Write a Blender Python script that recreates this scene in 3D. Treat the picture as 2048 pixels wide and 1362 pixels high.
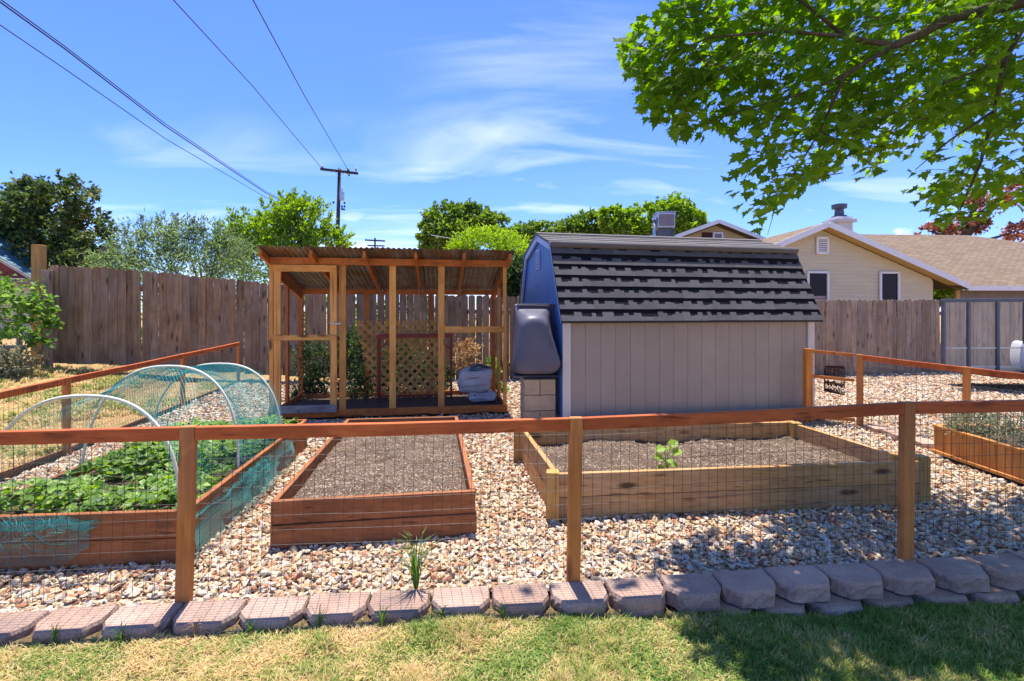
import bpy, math, random
import numpy as np
from mathutils import Vector, Matrix, Euler, noise
R = math.radians
random.seed(7); rng = np.random.default_rng(7)
for _o in list(bpy.data.objects): bpy.data.objects.remove(_o)
SC = bpy.context.scene
COL = SC.collection

# ------------------------------------------------------------------ camera
CAMZ = 1.45; F = 985.0; HZ = 622.0
cam_d = bpy.data.cameras.new('camera'); cam = bpy.data.objects.new('camera', cam_d); COL.objects.link(cam)
cam.location = (0, 0, CAMZ); cam.rotation_euler = (R(90), 0, 0)
cam_d.sensor_width = 36; cam_d.lens = F/2048*36; cam_d.shift_y = -(681-HZ)/2048
cam_d.clip_start = .05; cam_d.clip_end = 2000
SC.camera = cam
# ------------------------------------------------------------------ sky, sun, exposure
SUN_EL = R(75.5); SUN_AZ = R(-7)      # azimuth from +Y towards +X
W = bpy.data.worlds.new('World'); SC.world = W; W.use_nodes = True
SUN = bpy.data.lights.new('sun', 'SUN'); SUN.energy = 3.2; SUN.angle = R(.53); SUN.color = (1, .95, .86)
so = bpy.data.objects.new('sun', SUN); COL.objects.link(so)
tosun = Vector((math.sin(SUN_AZ)*math.cos(SUN_EL), math.cos(SUN_AZ)*math.cos(SUN_EL), math.sin(SUN_EL)))
so.rotation_euler = tosun.to_track_quat('Z', 'Y').to_euler(); so.location = (0, 0, 30)
SC.view_settings.view_transform = 'Standard'; SC.view_settings.look = 'None'
SC.view_settings.exposure = 1.52; SC.view_settings.gamma = 1
SKY_STRENGTH = .15
SC.render.engine = 'CYCLES'
SC.cycles.use_denoising = True
SC.cycles.max_bounces = 5; SC.cycles.diffuse_bounces = 3; SC.cycles.glossy_bounces = 2; SC.cycles.transparent_max_bounces = 8
SC.cycles.transmission_bounces = 4
SC.cycles.sample_clamp_indirect = 8

# ------------------------------------------------------------------ node helpers
class NT:
    def __init__(s, tree): s.t = tree
    def n(s, typ, ins=None, **attrs):
        nd = s.t.nodes.new(typ)
        for k, v in attrs.items(): setattr(nd, k, v)
        for k, v in (ins or {}).items():
            sock = nd.inputs[k]
            if isinstance(v, bpy.types.NodeSocket): s.t.links.new(v, sock)
            elif isinstance(v, bpy.types.Node): s.t.links.new(v.outputs[0], sock)
            else:
                if hasattr(sock.default_value, '__len__') and not isinstance(v, (tuple, list)): v = (v,)*len(sock.default_value)
                if hasattr(sock.default_value, '__len__') and len(sock.default_value) == 4 and len(v) == 3: v = tuple(v)+(1,)
                sock.default_value = v
        return nd
    def math(s, op, a, b=0.0, c=None, clamp=False):
        d = {0: a, 1: b}
        if c is not None: d[2] = c
        return s.n('ShaderNodeMath', d, operation=op, use_clamp=clamp).outputs[0]
    def vmath(s, op, a, b=(0, 0, 0)):
        return s.n('ShaderNodeVectorMath', {0: a, 1: b}, operation=op).outputs[0]
    def mix(s, fac, a, b, blend='MIX'):
        nd = s.n('ShaderNodeMix', {0: fac, 6: a, 7: b}, data_type='RGBA', blend_type=blend)
        return nd.outputs[2]
    def noise(s, vec, scale, detail=4, rough=.55, dist=0.0):
        return s.n('ShaderNodeTexNoise', {'Vector': vec, 'Scale': scale, 'Detail': detail, 'Roughness': rough, 'Distortion': dist}).outputs['Fac']
    def ramp(s, fac, stops, interp='LINEAR'):
        nd = s.n('ShaderNodeValToRGB', {0: fac}); cr = nd.color_ramp; cr.interpolation = interp
        while len(cr.elements) < len(stops): cr.elements.new(.5)
        for e, (p, c) in zip(cr.elements, stops):
            e.position = p; e.color = tuple(c)+((1,) if len(c) == 3 else ()) if hasattr(c, '__len__') else (c, c, c, 1)
        return nd.outputs[0]
    def bump(s, h, strength=.3, dist=.01):
        return s.n('ShaderNodeBump', {'Height': h, 'Strength': strength, 'Distance': dist}).outputs[0]

# world: physical sky with thin cirrus
w = NT(W.node_tree); W.node_tree.nodes.clear()
sky = w.n('ShaderNodeTexSky', sky_type='NISHITA', sun_disc=False, sun_elevation=SUN_EL, sun_rotation=SUN_AZ,
          altitude=1300, air_density=1.0, dust_density=.55, ozone_density=3.2)
d = w.n('ShaderNodeTexCoord').outputs['Generated']
sp = w.n('ShaderNodeSeparateXYZ', {0: d})
zz = w.math('ADD', w.math('MAXIMUM', sp.outputs[2], 0.0), .16)
cu = w.math('DIVIDE', sp.outputs[0], zz); cv = w.math('DIVIDE', sp.outputs[1], zz)
cvec = w.n('ShaderNodeCombineXYZ', {0: cu, 1: cv, 2: 1.7}).outputs[0]
m1 = w.n('ShaderNodeMapping', {'Vector': cvec, 'Location': (3.1, .4, 0), 'Rotation': (0, 0, R(24)), 'Scale': (.55, 1.5, 1)}).outputs[0]
n1 = w.noise(m1, 1.0, 6, .55, .9)
n2 = w.noise(cvec, .55, 3, .5, .3)
mask = w.math('MULTIPLY', w.ramp(n1, [(.52, 0.0), (.8, 1.0)]), w.ramp(n2, [(.42, .0), (.68, 1.0)]))
veil = w.math('MULTIPLY', w.noise(w.n('ShaderNodeMapping', {'Vector': cvec, 'Rotation': (0, 0, R(20)), 'Scale': (.3, .9, 1)}).outputs[0], .8, 5, .5, .4), .11)
mask = w.math('MULTIPLY', w.math('ADD', mask, veil, clamp=True), .85)
# small cumulus heads low over the horizon
pm = w.n('ShaderNodeMapping', {'Vector': d, 'Location': (1.3, 2.2, .1), 'Scale': (1, 1, 1.9)}).outputs[0]
pn = w.noise(pm, 5.5, 5, .55, .2)
band = w.math('MULTIPLY', w.ramp(sp.outputs[2], [(.02, 0.0), (.08, 1.0)]), w.ramp(sp.outputs[2], [(.14, 1.0), (.2, 0.0)]))
puff = w.math('MULTIPLY', w.ramp(pn, [(.6, 0.0), (.66, 1.0)]), band)
mask = w.math('MAXIMUM', mask, w.math('MULTIPLY', puff, .8))
hs = w.n('ShaderNodeHueSaturation', {'Hue': .505, 'Saturation': 1.25, 'Value': 1.0, 'Color': sky.outputs[0]}).outputs[0]
tint = w.mix(1.0, hs, (.44, .48, .7), 'MULTIPLY')
skyc = w.mix(mask, tint, (3.7, 3.85, 4.25))
bg = w.n('ShaderNodeBackground', {'Color': skyc, 'Strength': SKY_STRENGTH})
w.n('ShaderNodeOutputWorld', {'Surface': bg.outputs[0]})

# ------------------------------------------------------------------ geometry helpers
def P(px, py, Y): return Vector(((px-1024)/F*Y, Y, CAMZ-(py-HZ)/F*Y))
def G(px, py, z=0.0):
    Y = F*(CAMZ-z)/(py-HZ); return Vector(((px-1024)/F*Y, Y, z))
def proj(v): return (1024+F*v[0]/v[1], HZ-F*(v[2]-CAMZ)/v[1])
def ss(t): t = max(0., min(1., t)); return t*t*(3-2*t)
def lerp(a, b, t): return a+(b-a)*t
def interp(x, xs, ys): return float(np.interp(x, xs, ys))
def gz(x, y):
    z = .5*ss((-3.2-x)/7)*ss((y-3.5)/6)
    z -= .1*ss((y-6.5)/4)*ss((x+1)/3)
    return z
def front_line(x): return 2.634+.0943*x
def lawn_z(x): return -.05-.085*ss((x+.3)/2.0)

def link(o, parent=None):
    COL.objects.link(o)
    if parent is not None: o.parent = parent
    return o
def tag(o, label=None, cat=None, group=None, kind=None):
    if label: o['label'] = label
    if cat: o['category'] = cat
    if group: o['group'] = group
    if kind: o['kind'] = kind
    return o
def thing(name, loc, label, cat, group=None):
    o = bpy.data.objects.new(name, None); o.empty_display_size = .1; o.location = loc; link(o)
    return tag(o, label, cat, group)
def wloc(o):
    v = Vector((0, 0, 0))
    while o is not None: v = v+Vector(o.location); o = o.parent
    return v

class MB:
    """collects shapes in world coordinates, then links them as one mesh object"""
    def __init__(s): s.v = []; s.f = []
    def add(s, vs, fs):
        b = len(s.v); s.v.extend([tuple(v) for v in vs]); s.f.extend([tuple(i+b for i in f) for f in fs]); return s
    def box(s, c, size, rz=0, rot=None):
        M = rot.to_matrix() if rot else Matrix.Rotation(rz, 3, 'Z')
        c = Vector(c); hx, hy, hz = size[0]/2, size[1]/2, size[2]/2
        vs = [c+M @ Vector((x*hx, y*hy, z*hz)) for z in (-1, 1) for x, y in ((-1, -1), (1, -1), (1, 1), (-1, 1))]
        return s.add(vs, [(3, 2, 1, 0), (4, 5, 6, 7), (0, 1, 5, 4), (1, 2, 6, 5), (2, 3, 7, 6), (3, 0, 4, 7)])
    def bar(s, p0, p1, wd, h, up=(0, 0, 1)):
        p0 = Vector(p0); p1 = Vector(p1); dd = (p1-p0).normalized(); up = Vector(up)
        sd = dd.cross(up)
        if sd.length < 1e-4: sd = dd.cross(Vector((0, 1, 0)))
        sd.normalize(); u = sd.cross(dd).normalized()
        vs = []
        for p in (p0, p1):
            for a, b in ((-1, -1), (1, -1), (1, 1), (-1, 1)): vs.append(p+sd*(a*wd/2)+u*(b*h/2))
        return s.add(vs, [(0, 1, 2, 3), (7, 6, 5, 4), (0, 4, 5, 1), (1, 5, 6, 2), (2, 6, 7, 3), (3, 7, 4, 0)])
    def tube(s, pts, r, n=6, caps=True):
        pts = [Vector(p) for p in pts]; k = len(pts)
        rs = r if hasattr(r, '__len__') else [r]*k
        vs = []; prev = None
        for i, p in enumerate(pts):
            dd = (pts[min(i+1, k-1)]-pts[max(i-1, 0)])
            dd = dd.normalized() if dd.length > 1e-9 else Vector((0, 0, 1))
            if prev is None:
                a = dd.cross(Vector((0, 0, 1)))
                if a.length < .05: a = dd.cross(Vector((0, 1, 0)))
            else: a = prev-dd*prev.dot(dd)
            a.normalize(); prev = a; b = dd.cross(a)
            for j in range(n):
                t = 2*math.pi*j/n; vs.append(p+(a*math.cos(t)+b*math.sin(t))*rs[i])
        fs = []
        for i in range(k-1):
            for j in range(n):
                j2 = (j+1) % n; fs.append((i*n+j, i*n+j2, (i+1)*n+j2, (i+1)*n+j))
        if caps and n > 2: fs.append(tuple(range(n-1, -1, -1))); fs.append(tuple((k-1)*n+j for j in range(n)))
        return s.add(vs, fs)
    def prism(s, poly, axis):
        """poly: list of 3-D points (planar), extruded along vector axis"""
        n = len(poly); axis = Vector(axis); poly = [Vector(p) for p in poly]
        vs = poly+[p+axis for p in poly]
        fs = [tuple(range(n-1, -1, -1)), tuple(range(n, 2*n))]+[(i, (i+1) % n, n+(i+1) % n, n+i) for i in range(n)]
        return s.add(vs, fs)
    def lathe(s, c, prof, n=16):
        vs = []; c = Vector(c)
        for r, z in prof:
            for j in range(n):
                t = 2*math.pi*j/n; vs.append(c+Vector((r*math.cos(t), r*math.sin(t), z)))
        k = len(prof)
        fs = [(i*n+j, i*n+(j+1) % n, (i+1)*n+(j+1) % n, (i+1)*n+j) for i in range(k-1) for j in range(n)]
        fs += [tuple(range(n-1, -1, -1)), tuple((k-1)*n+j for j in range(n))]
        return s.add(vs, fs)
    def mesh(s, name, org=(0, 0, 0)):
        me = bpy.data.meshes.new(name)
        v = np.array(s.v, dtype=np.float64).reshape(-1, 3)-np.array(org)
        me.from_pydata(v.tolist(), [], s.f); me.update(); return me
    def build(s, name, mat, parent=None, smooth=False, bevel=0, seg=2):
        me = s.mesh(name, wloc(parent)); me.materials.append(mat)
        if smooth: me.polygons.foreach_set('use_smooth', [True]*len(me.polygons))
        o = bpy.data.objects.new(name, me); link(o, parent)
        if bevel:
            b = o.modifiers.new('bevel', 'BEVEL'); b.width = bevel; b.segments = seg; b.limit_method = 'ANGLE'
        return o
def bx(name, c, size, mat, parent=None, rz=0, rot=None, bevel=0): return MB().box(c, size, rz, rot).build(name, mat, parent, bevel=bevel)
def br(name, p0, p1, wd, h, mat, parent=None, up=(0, 0, 1), bevel=0): return MB().bar(p0, p1, wd, h, up).build(name, mat, parent, bevel=bevel)

def np_mesh(name, V, Fa, mat, parent=None, smooth=False):
    """fast mesh from arrays; Fa is an (n,k) int array"""
    me = bpy.data.meshes.new(name); V = np.asarray(V, dtype=np.float32)-np.array(wloc(parent), dtype=np.float32)
    Fa = np.asarray(Fa, dtype=np.int32); k = Fa.shape[1]
    me.vertices.add(len(V)); me.vertices.foreach_set('co', V.ravel())
    me.loops.add(Fa.size); me.loops.foreach_set('vertex_index', Fa.ravel())
    me.polygons.add(len(Fa)); me.polygons.foreach_set('loop_start', np.arange(0, Fa.size, k, dtype=np.int32))
    me.update(calc_edges=True); me.validate(); me.materials.append(mat)
    if smooth: me.polygons.foreach_set('use_smooth', [True]*len(me.polygons))
    o = bpy.data.objects.new(name, me); return link(o, parent)

def scatter(name, pts, rots, scls, idx, protos, kindlabel, cat):
    """an uncountable mass: prototypes instanced on points (geometry nodes)"""
    me = bpy.data.meshes.new(name); n = len(pts)
    me.vertices.add(n); me.vertices.foreach_set('co', np.asarray(pts, dtype=np.float32).ravel())
    for nm, typ, arr, key in (('rot', 'FLOAT_VECTOR', rots, 'vector'), ('scl', 'FLOAT_VECTOR', scls, 'vector'), ('idx', 'INT', idx, 'value')):
        a = me.attributes.new(nm, typ, 'POINT'); a.data.foreach_set(key, np.asarray(arr, dtype=(np.int32 if typ == 'INT' else np.float32)).ravel())
    o = bpy.data.objects.new(name, me); link(o); tag(o, kindlabel, cat, kind='stuff')
    pc = bpy.data.collections.new(name+'_protos')
    for p in protos: pc.objects.link(p)
    ng = bpy.data.node_groups.new(name+'_scatter', 'GeometryNodeTree')
    ng.interface.new_socket(name='Geometry', in_out='INPUT', socket_type='NodeSocketGeometry')
    ng.interface.new_socket(name='Geometry', in_out='OUTPUT', socket_type='NodeSocketGeometry')
    N = NT(ng); gi = N.n('NodeGroupInput'); go = N.n('NodeGroupOutput')
    mp = N.n('GeometryNodeMeshToPoints', {'Mesh': gi.outputs[0]})
    ci = N.n('GeometryNodeCollectionInfo', {'Separate Children': True, 'Reset Children': True}); ci.inputs[0].default_value = pc
    def at(nm, typ):
        q = N.n('GeometryNodeInputNamedAttribute', data_type=typ); q.inputs['Name'].default_value = nm; return q.outputs['Attribute']
    ip = N.n('GeometryNodeInstanceOnPoints', {'Points': mp.outputs[0], 'Instance': ci.outputs[0], 'Pick Instance': True,
             'Instance Index': at('idx', 'INT'), 'Rotation': at('rot', 'FLOAT_VECTOR'), 'Scale': at('scl', 'FLOAT_VECTOR')})
    ng.links.new(ip.outputs[0], go.inputs[0])
    md = o.modifiers.new('scatter', 'NODES'); md.node_group = ng
    return o
def proto(name, V, Fs, mat, smooth=False):
    me = bpy.data.meshes.new(name); me.from_pydata([tuple(map(float, v)) for v in V], [], [tuple(f) for f in Fs]); me.update(); me.materials.append(mat)
    if smooth: me.polygons.foreach_set('use_smooth', [True]*len(me.polygons))
    return bpy.data.objects.new(name, me)

# ------------------------------------------------------------------ materials
def newmat(name):
    m = bpy.data.materials.new(name); m.use_nodes = True; m.node_tree.nodes.clear(); return m, NT(m.node_tree)
def out(N, sh, disp=None): N.n('ShaderNodeOutputMaterial', {'Surface': sh})
def pbsdf(N, col, rough=.6, normal=None, metal=0.0, spec=.35):
    ins = {'Base Color': col, 'Roughness': rough, 'Metallic': metal, 'Specular IOR Level': spec}
    if normal is not None: ins['Normal'] = normal
    return N.n('ShaderNodeBsdfPrincipled', ins).outputs[0]
def rcoord(N):
    tc = N.n('ShaderNodeTexCoord').outputs['Object']; rd = N.n('ShaderNodeObjectInfo').outputs['Random']
    off = N.n('ShaderNodeCombineXYZ', {0: N.math('MULTIPLY', rd, 37.0), 1: N.math('MULTIPLY', rd, 71.0), 2: N.math('MULTIPLY', rd, 53.0)}).outputs[0]
    return N.vmath('ADD', tc, off), rd
def wood(name, dark, light, axis='X', grain=1.0, rough=.65, var=.25, knots=0.5, knotcol=(.06, .025, .01), grey=0.0, spec=.25):
    m, N = newmat(name); co, rd = rcoord(N)
    sc = [14, 14, 14]; sc['XYZ'.index(axis)] = .9
    v = N.n('ShaderNodeMapping', {'Vector': co, 'Scale': tuple(x*grain for x in sc)}).outputs[0]
    g1 = N.noise(v, 2.2, 6, .6, .5)
    v2 = N.n('ShaderNodeMapping', {'Vector': co, 'Scale': tuple((x*5 if x > 1 else x*2)*grain for x in sc)}).outputs[0]
    g2 = N.noise(v2, 1.5, 3, .6)
    blot = N.noise(co, 2.3, 4, .6, .4)
    f = N.math('ADD', N.math('MULTIPLY', g1, .65), N.math('MULTIPLY', g2, .35))
    col = N.ramp(f, [(.34, dark), (.62, light)])
    col = N.mix(N.ramp(blot, [(.42, 0.0), (.72, .55)]), col, tuple(c*.55 for c in dark))
    if grey: col = N.mix(N.math('MULTIPLY', N.ramp(N.noise(co, 1.3, 4, .6), [(.4, 0.0), (.65, 1.0)]), grey), col, (.36, .33, .3))
    if knots:
        kv = N.n('ShaderNodeMapping', {'Vector': co, 'Scale': tuple((7 if x > 1 else 2.2) for x in sc)}).outputs[0]
        kd = N.n('ShaderNodeTexVoronoi', {'Vector': kv, 'Scale': 1.0, 'Randomness': 1.0}).outputs['Distance']
        col = N.mix(N.math('MULTIPLY', N.ramp(kd, [(.1, 1.0), (.22, 0.0)]), knots), col, knotcol)
    stv = N.n('ShaderNodeMapping', {'Vector': co, 'Scale': tuple((34 if x > 1 else .55) for x in sc)}).outputs[0]
    col = N.mix(N.ramp(N.noise(stv, 1.6, 2, .5, .25), [(.63, 0.0), (.70, .7)]), col, tuple(c*.3 for c in dark))      # checks and weather streaks
    col = N.mix(N.ramp(N.noise(co, 6.5, 5, .7), [(.58, 0.0), (.78, .4)]), col, tuple(min(1, c*1.25+.05) for c in light))   # faded stain
    val = N.math('ADD', N.math('MULTIPLY', rd, var), 1-var/2)
    hs_ = N.n('ShaderNodeHueSaturation', {'Value': val, 'Color': col}).outputs[0]
    out(N, pbsdf(N, hs_, rough, N.bump(f, .35, .004), spec=spec)); return m
def plain(name, col, rough=.6, metal=0.0, nscale=6.0, amt=.18, bump=.1, spec=.35, var=0.0, fine=0):
    m, N = newmat(name); co, rd = rcoord(N)
    n = N.noise(co, nscale, 5, .6)
    c = N.mix(N.math('MULTIPLY', N.ramp(n, [(.3, 0.0), (.7, 1.0)]), 1.0), tuple(x*(1-amt) for x in col), tuple(min(1, x*(1+amt)) for x in col))
    if fine: c = N.mix(N.ramp(N.noise(co, fine, 2, .7), [(.35, .5), (.6, 0.0)]), c, tuple(x*.45 for x in col))
    if var: c = N.n('ShaderNodeHueSaturation', {'Value': N.math('ADD', N.math('MULTIPLY', rd, var), 1-var/2), 'Color': c}).outputs[0]
    h = N.noise(co, fine or nscale*9, 3, .6)
    out(N, pbsdf(N, c, rough, N.bump(h, bump, .004), metal, spec)); return m
def leafmat(name, cols, trans=.42, tcol=None, rough=.5, spec=.25, patch=1.2):
    """cols: dark to light; colour differs leaf by leaf"""
    m, N = newmat(name)
    geo = N.n('ShaderNodeNewGeometry'); rd = geo.outputs['Random Per Island']; ob = N.n('ShaderNodeObjectInfo').outputs['Random']
    pn = N.noise(geo.outputs['Position'], patch, 2, .5)
    r = N.math('FRACT', N.math('ADD', rd, N.math('MULTIPLY', ob, 7.31)))
    t = N.math('ADD', N.math('MULTIPLY', r, .7), N.math('MULTIPLY', N.ramp(pn, [(.35, 0.0), (.65, 1.0)]), .3))
    k = len(cols); col = N.ramp(t, [(i/(k-1), c) for i, c in enumerate(cols)])
    tc = N.n('ShaderNodeHueSaturation', {'Hue': .485, 'Saturation': 1.15, 'Value': 2.0, 'Color': col}).outputs[0]
    dif = pbsdf(N, col, rough, spec=spec); tr = N.n('ShaderNodeBsdfTranslucent', {'Color': tc}).outputs[0]
    out(N, N.n('ShaderNodeMixShader', {0: trans, 1: dif, 2: tr}).outputs[0]); return m

M = {}
def WD(key, dark, light, **kw):
    for ax in 'XYZ': M[key+ax] = wood(key+ax, dark, light, ax, **kw)
WD('rail', (.4, .078, .018), (.6, .145, .034), knots=.5, var=.15)
WD('post', (.46, .135, .022), (.68, .25, .05), knots=.6, var=.2, grey=.1)
WD('redbed', (.24, .08, .028), (.4, .145, .052), knots=.4, var=.25)
WD('brownbed', (.25, .08, .025), (.4, .145, .05), knots=.5, var=.25)
WD('pine', (.42, .19, .055), (.64, .35, .125), knots=.9, var=.3, grey=.22)
WD('treated', (.4, .2, .05), (.56, .32, .1), knots=.5, var=.2)
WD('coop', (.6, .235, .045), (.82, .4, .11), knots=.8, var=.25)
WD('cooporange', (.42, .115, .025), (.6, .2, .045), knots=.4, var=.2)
WD('fence', (.165, .09, .043), (.35, .215, .12), knots=.7, var=.45, knotcol=(.03, .018, .012), grey=.25, rough=.85)
WD('fencer', (.24, .145, .085), (.47, .325, .21), knots=.7, var=.4, knotcol=(.05, .03, .02), grey=.25, rough=.85)
WD('grey', (.2, .19, .18), (.36, .34, .32), knots=.3, var=.2)
WD('planter', (.46, .17, .035), (.66, .28, .075), knots=.4, var=.2)
WD('pole', (.035, .03, .026), (.07, .058, .05), knots=0, var=.1)
WD('lattice', (.62, .3, .075), (.8, .46, .14), knots=0, var=.25)
WD('bark', (.05, .035, .025), (.14, .1, .075), knots=0, var=.2)
M['cut'] = plain('cut', (.62, .56, .46), .7, nscale=12)
M['wire'] = plain('wire', (.07, .062, .055), .6, .2, spec=.3)
M['galv'] = plain('galv', (.42, .43, .44), .35, .85, nscale=3, amt=.3)
M['pvc'] = plain('pvc', (.74, .69, .54), .4, amt=.05)
M['net'] = plain('net', (.03, .32, .3), .5, amt=.1)
M['taupe'] = plain('taupe', (.36, .285, .23), .65, nscale=2.5, amt=.07, bump=.2, var=.06)
M['blue'] = plain('blue', (.075, .19, .47), .5, nscale=2, amt=.08, bump=.15, fine=60)  # taupe gable wall with its blue sky-lit shade put into the colour
M['trim'] = plain('trim', (.62, .56, .5), .55, nscale=3, amt=.06)
M['skyshade_trim'] = plain('skyshade_trim', (.34, .44, .66), .5, nscale=3, amt=.06)  # pale trim on the gable, blue sky shade put into its colour
M['tub'] = plain('tub', (.105, .1, .135), .45, nscale=2, amt=.25, bump=.03, spec=.3)
M['cinder'] = plain('cinder', (.5, .36, .23), .9, nscale=9, amt=.15, bump=.6, var=.15, fine=90)
M['black'] = plain('black', (.015, .015, .017), .5)
M['steel'] = plain('steel', (.10, .105, .13), .5, .3, nscale=5)
M['rust'] = plain('rust', (.07, .022, .014), .8, .2, nscale=20, amt=.4)
M['redpaint'] = plain('redpaint', (.3, .035, .02), .45, nscale=8)
M['bag'] = plain('bag', (.6, .6, .62), .35, nscale=6, amt=.1, spec=.5)
M['bagdark'] = plain('bagdark', (.06, .07, .1), .35)
M['cream'] = plain('cream', (.6, .52, .34), .6, nscale=1.5, amt=.05, var=.06)
M['creamdark'] = plain('creamdark', (.48, .33, .15), .6, nscale=1.5, amt=.06, var=.06)
M['white'] = plain('white', (.74, .73, .72), .5, amt=.05)
M['mauve'] = plain('mauve', (.22, .18, .2), .7, nscale=3, amt=.1)
M['redwall'] = plain('redwall', (.28, .05, .035), .7, nscale=2, amt=.12)
M['tealroof'] = plain('tealroof', (.09, .2, .24), .5, .2)
M['beige'] = plain('beige', (.5, .44, .32), .7)
M['glass'] = plain('glass', (.02, .015, .02), .25, amt=.05, spec=.15)
M['blind'] = plain('blind', (.34, .24, .22), .6)
M['insul'] = plain('insul', (.3, .25, .2), .3)
M['wirecable'] = plain('wirecable', (.03, .03, .035), .6)
M['paleline'] = plain('paleline', (.6, .6, .6), .6)

def soilmat():
    m, N = newmat('soil'); co, rd = rcoord(N)
    a = N.noise(co, 9, 6, .65); b = N.noise(co, 90, 4, .7); c = N.noise(co, 160, 2, .7)
    col = N.ramp(a, [(.3, (.085, .053, .035)), (.7, (.175, .12, .085))])
    col = N.mix(N.ramp(b, [(.5, 0.0), (.66, .8)]), col, (.26, .19, .145))
    col = N.mix(N.ramp(c, [(.3, .8), (.45, 0.0)]), col, (.02, .014, .012))
    out(N, pbsdf(N, col, .95, N.bump(N.math('ADD', b, a), .9, .02), spec=.1)); return m
M['soil'] = soilmat()
def dirtmat():
    m, N = newmat('dirt'); geo = N.n('ShaderNodeNewGeometry').outputs['Position']
    a = N.noise(geo, .9, 5, .6); b = N.noise(geo, 22, 5, .7); c = N.noise(geo, 3.1, 4, .6)
    col = N.ramp(b, [(.3, (.22, .125, .05)), (.55, (.44, .28, .12)), (.75, (.58, .42, .21))])
    grn = N.ramp(b, [(.3, (.07, .09, .025)), (.7, (.22, .24, .09))])
    col = N.mix(N.ramp(N.math('ADD', N.math('MULTIPLY', a, .5), N.math('MULTIPLY', c, .5)), [(.5, 0.0), (.64, .75)]), col, grn)
    out(N, pbsdf(N, col, .95, N.bump(b, .8, .03), spec=.1)); return m
M['dirt'] = dirtmat()
def gravelbase():
    m, N = newmat('gravel_base'); geo = N.n('ShaderNodeNewGeometry').outputs['Position']
    vo = N.n('ShaderNodeTexVoronoi', {'Vector': geo, 'Scale': 24.0})
    col = N.ramp(N.n('ShaderNodeSeparateColor', {0: vo.outputs['Color']}).outputs[0], [(0, (.42, .28, .18)), (.3, (.56, .46, .33)), (.6, (.62, .53, .4)), (1, (.45, .25, .15))])
    col = N.mix(N.ramp(vo.outputs['Distance'], [(.3, 0.0), (.6, .8)]), col, (.2, .14, .09))
    h = N.math('SUBTRACT', 1.0, vo.outputs['Distance'])
    out(N, pbsdf(N, col, .9, N.bump(h, 1.0, .02), spec=.15)); return m
M['gravelbase'] = gravelbase()
def stonemat():
    m, N = newmat('stone'); ob = N.n('ShaderNodeObjectInfo').outputs['Random']; tc = N.n('ShaderNodeTexCoord').outputs['Object']
    v = N.vmath('ADD', tc, N.n('ShaderNodeCombineXYZ', {0: N.math('MULTIPLY', ob, 50.0)}).outputs[0])
    cols = [(.0, (.74, .64, .48)), (.13, (.64, .47, .29)), (.24, (.76, .69, .57)), (.35, (.6, .38, .19)), (.44, (.52, .46, .4)),
            (.52, (.7, .52, .32)), (.63, (.5, .23, .12)), (.72, (.72, .58, .41)), (.82, (.34, .3, .28)), (.86, (.42, .17, .09)), (.93, (.64, .45, .26))]
    col = N.ramp(ob, cols, 'CONSTANT')
    a = N.noise(v, 2.2, 4, .65, .5)
    col = N.mix(N.ramp(a, [(.38, .55), (.62, 0.0)]), col, N.mix(.5, col, (.4, .23, .12)))
    b = N.noise(v, 18, 3, .6)
    col = N.mix(N.ramp(b, [(.35, .35), (.55, 0.0)]), col, (.16, .12, .09))
    out(N, pbsdf(N, col, .72, N.bump(b, .3, .05), spec=.3)); return m
M['stone'] = stonemat()
def blockmat():
    m, N = newmat('wallblock'); co, rd = rcoord(N)
    a = N.noise(co, 5, 4, .6); b = N.noise(co, 140, 3, .7); c = N.noise(co, 2.5, 3, .5)
    col = N.mix(N.ramp(a, [(.38, 0.0), (.64, 1.0)]), (.34, .235, .185), (.49, .3, .215))
    col = N.mix(N.ramp(c, [(.5, 0.0), (.7, .45)]), col, (.46, .4, .34))
    col = N.mix(N.ramp(b, [(.36, .6), (.5, 0.0)]), col, (.12, .085, .075))
    col = N.n('ShaderNodeHueSaturation', {'Value': N.math('ADD', N.math('MULTIPLY', rd, .3), .88), 'Color': col}).outputs[0]
    out(N, pbsdf(N, col, .92, N.bump(N.math('ADD', N.math('MULTIPLY', b, .6), a), .7, .006), spec=.15)); return m
M['block'] = blockmat()
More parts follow.
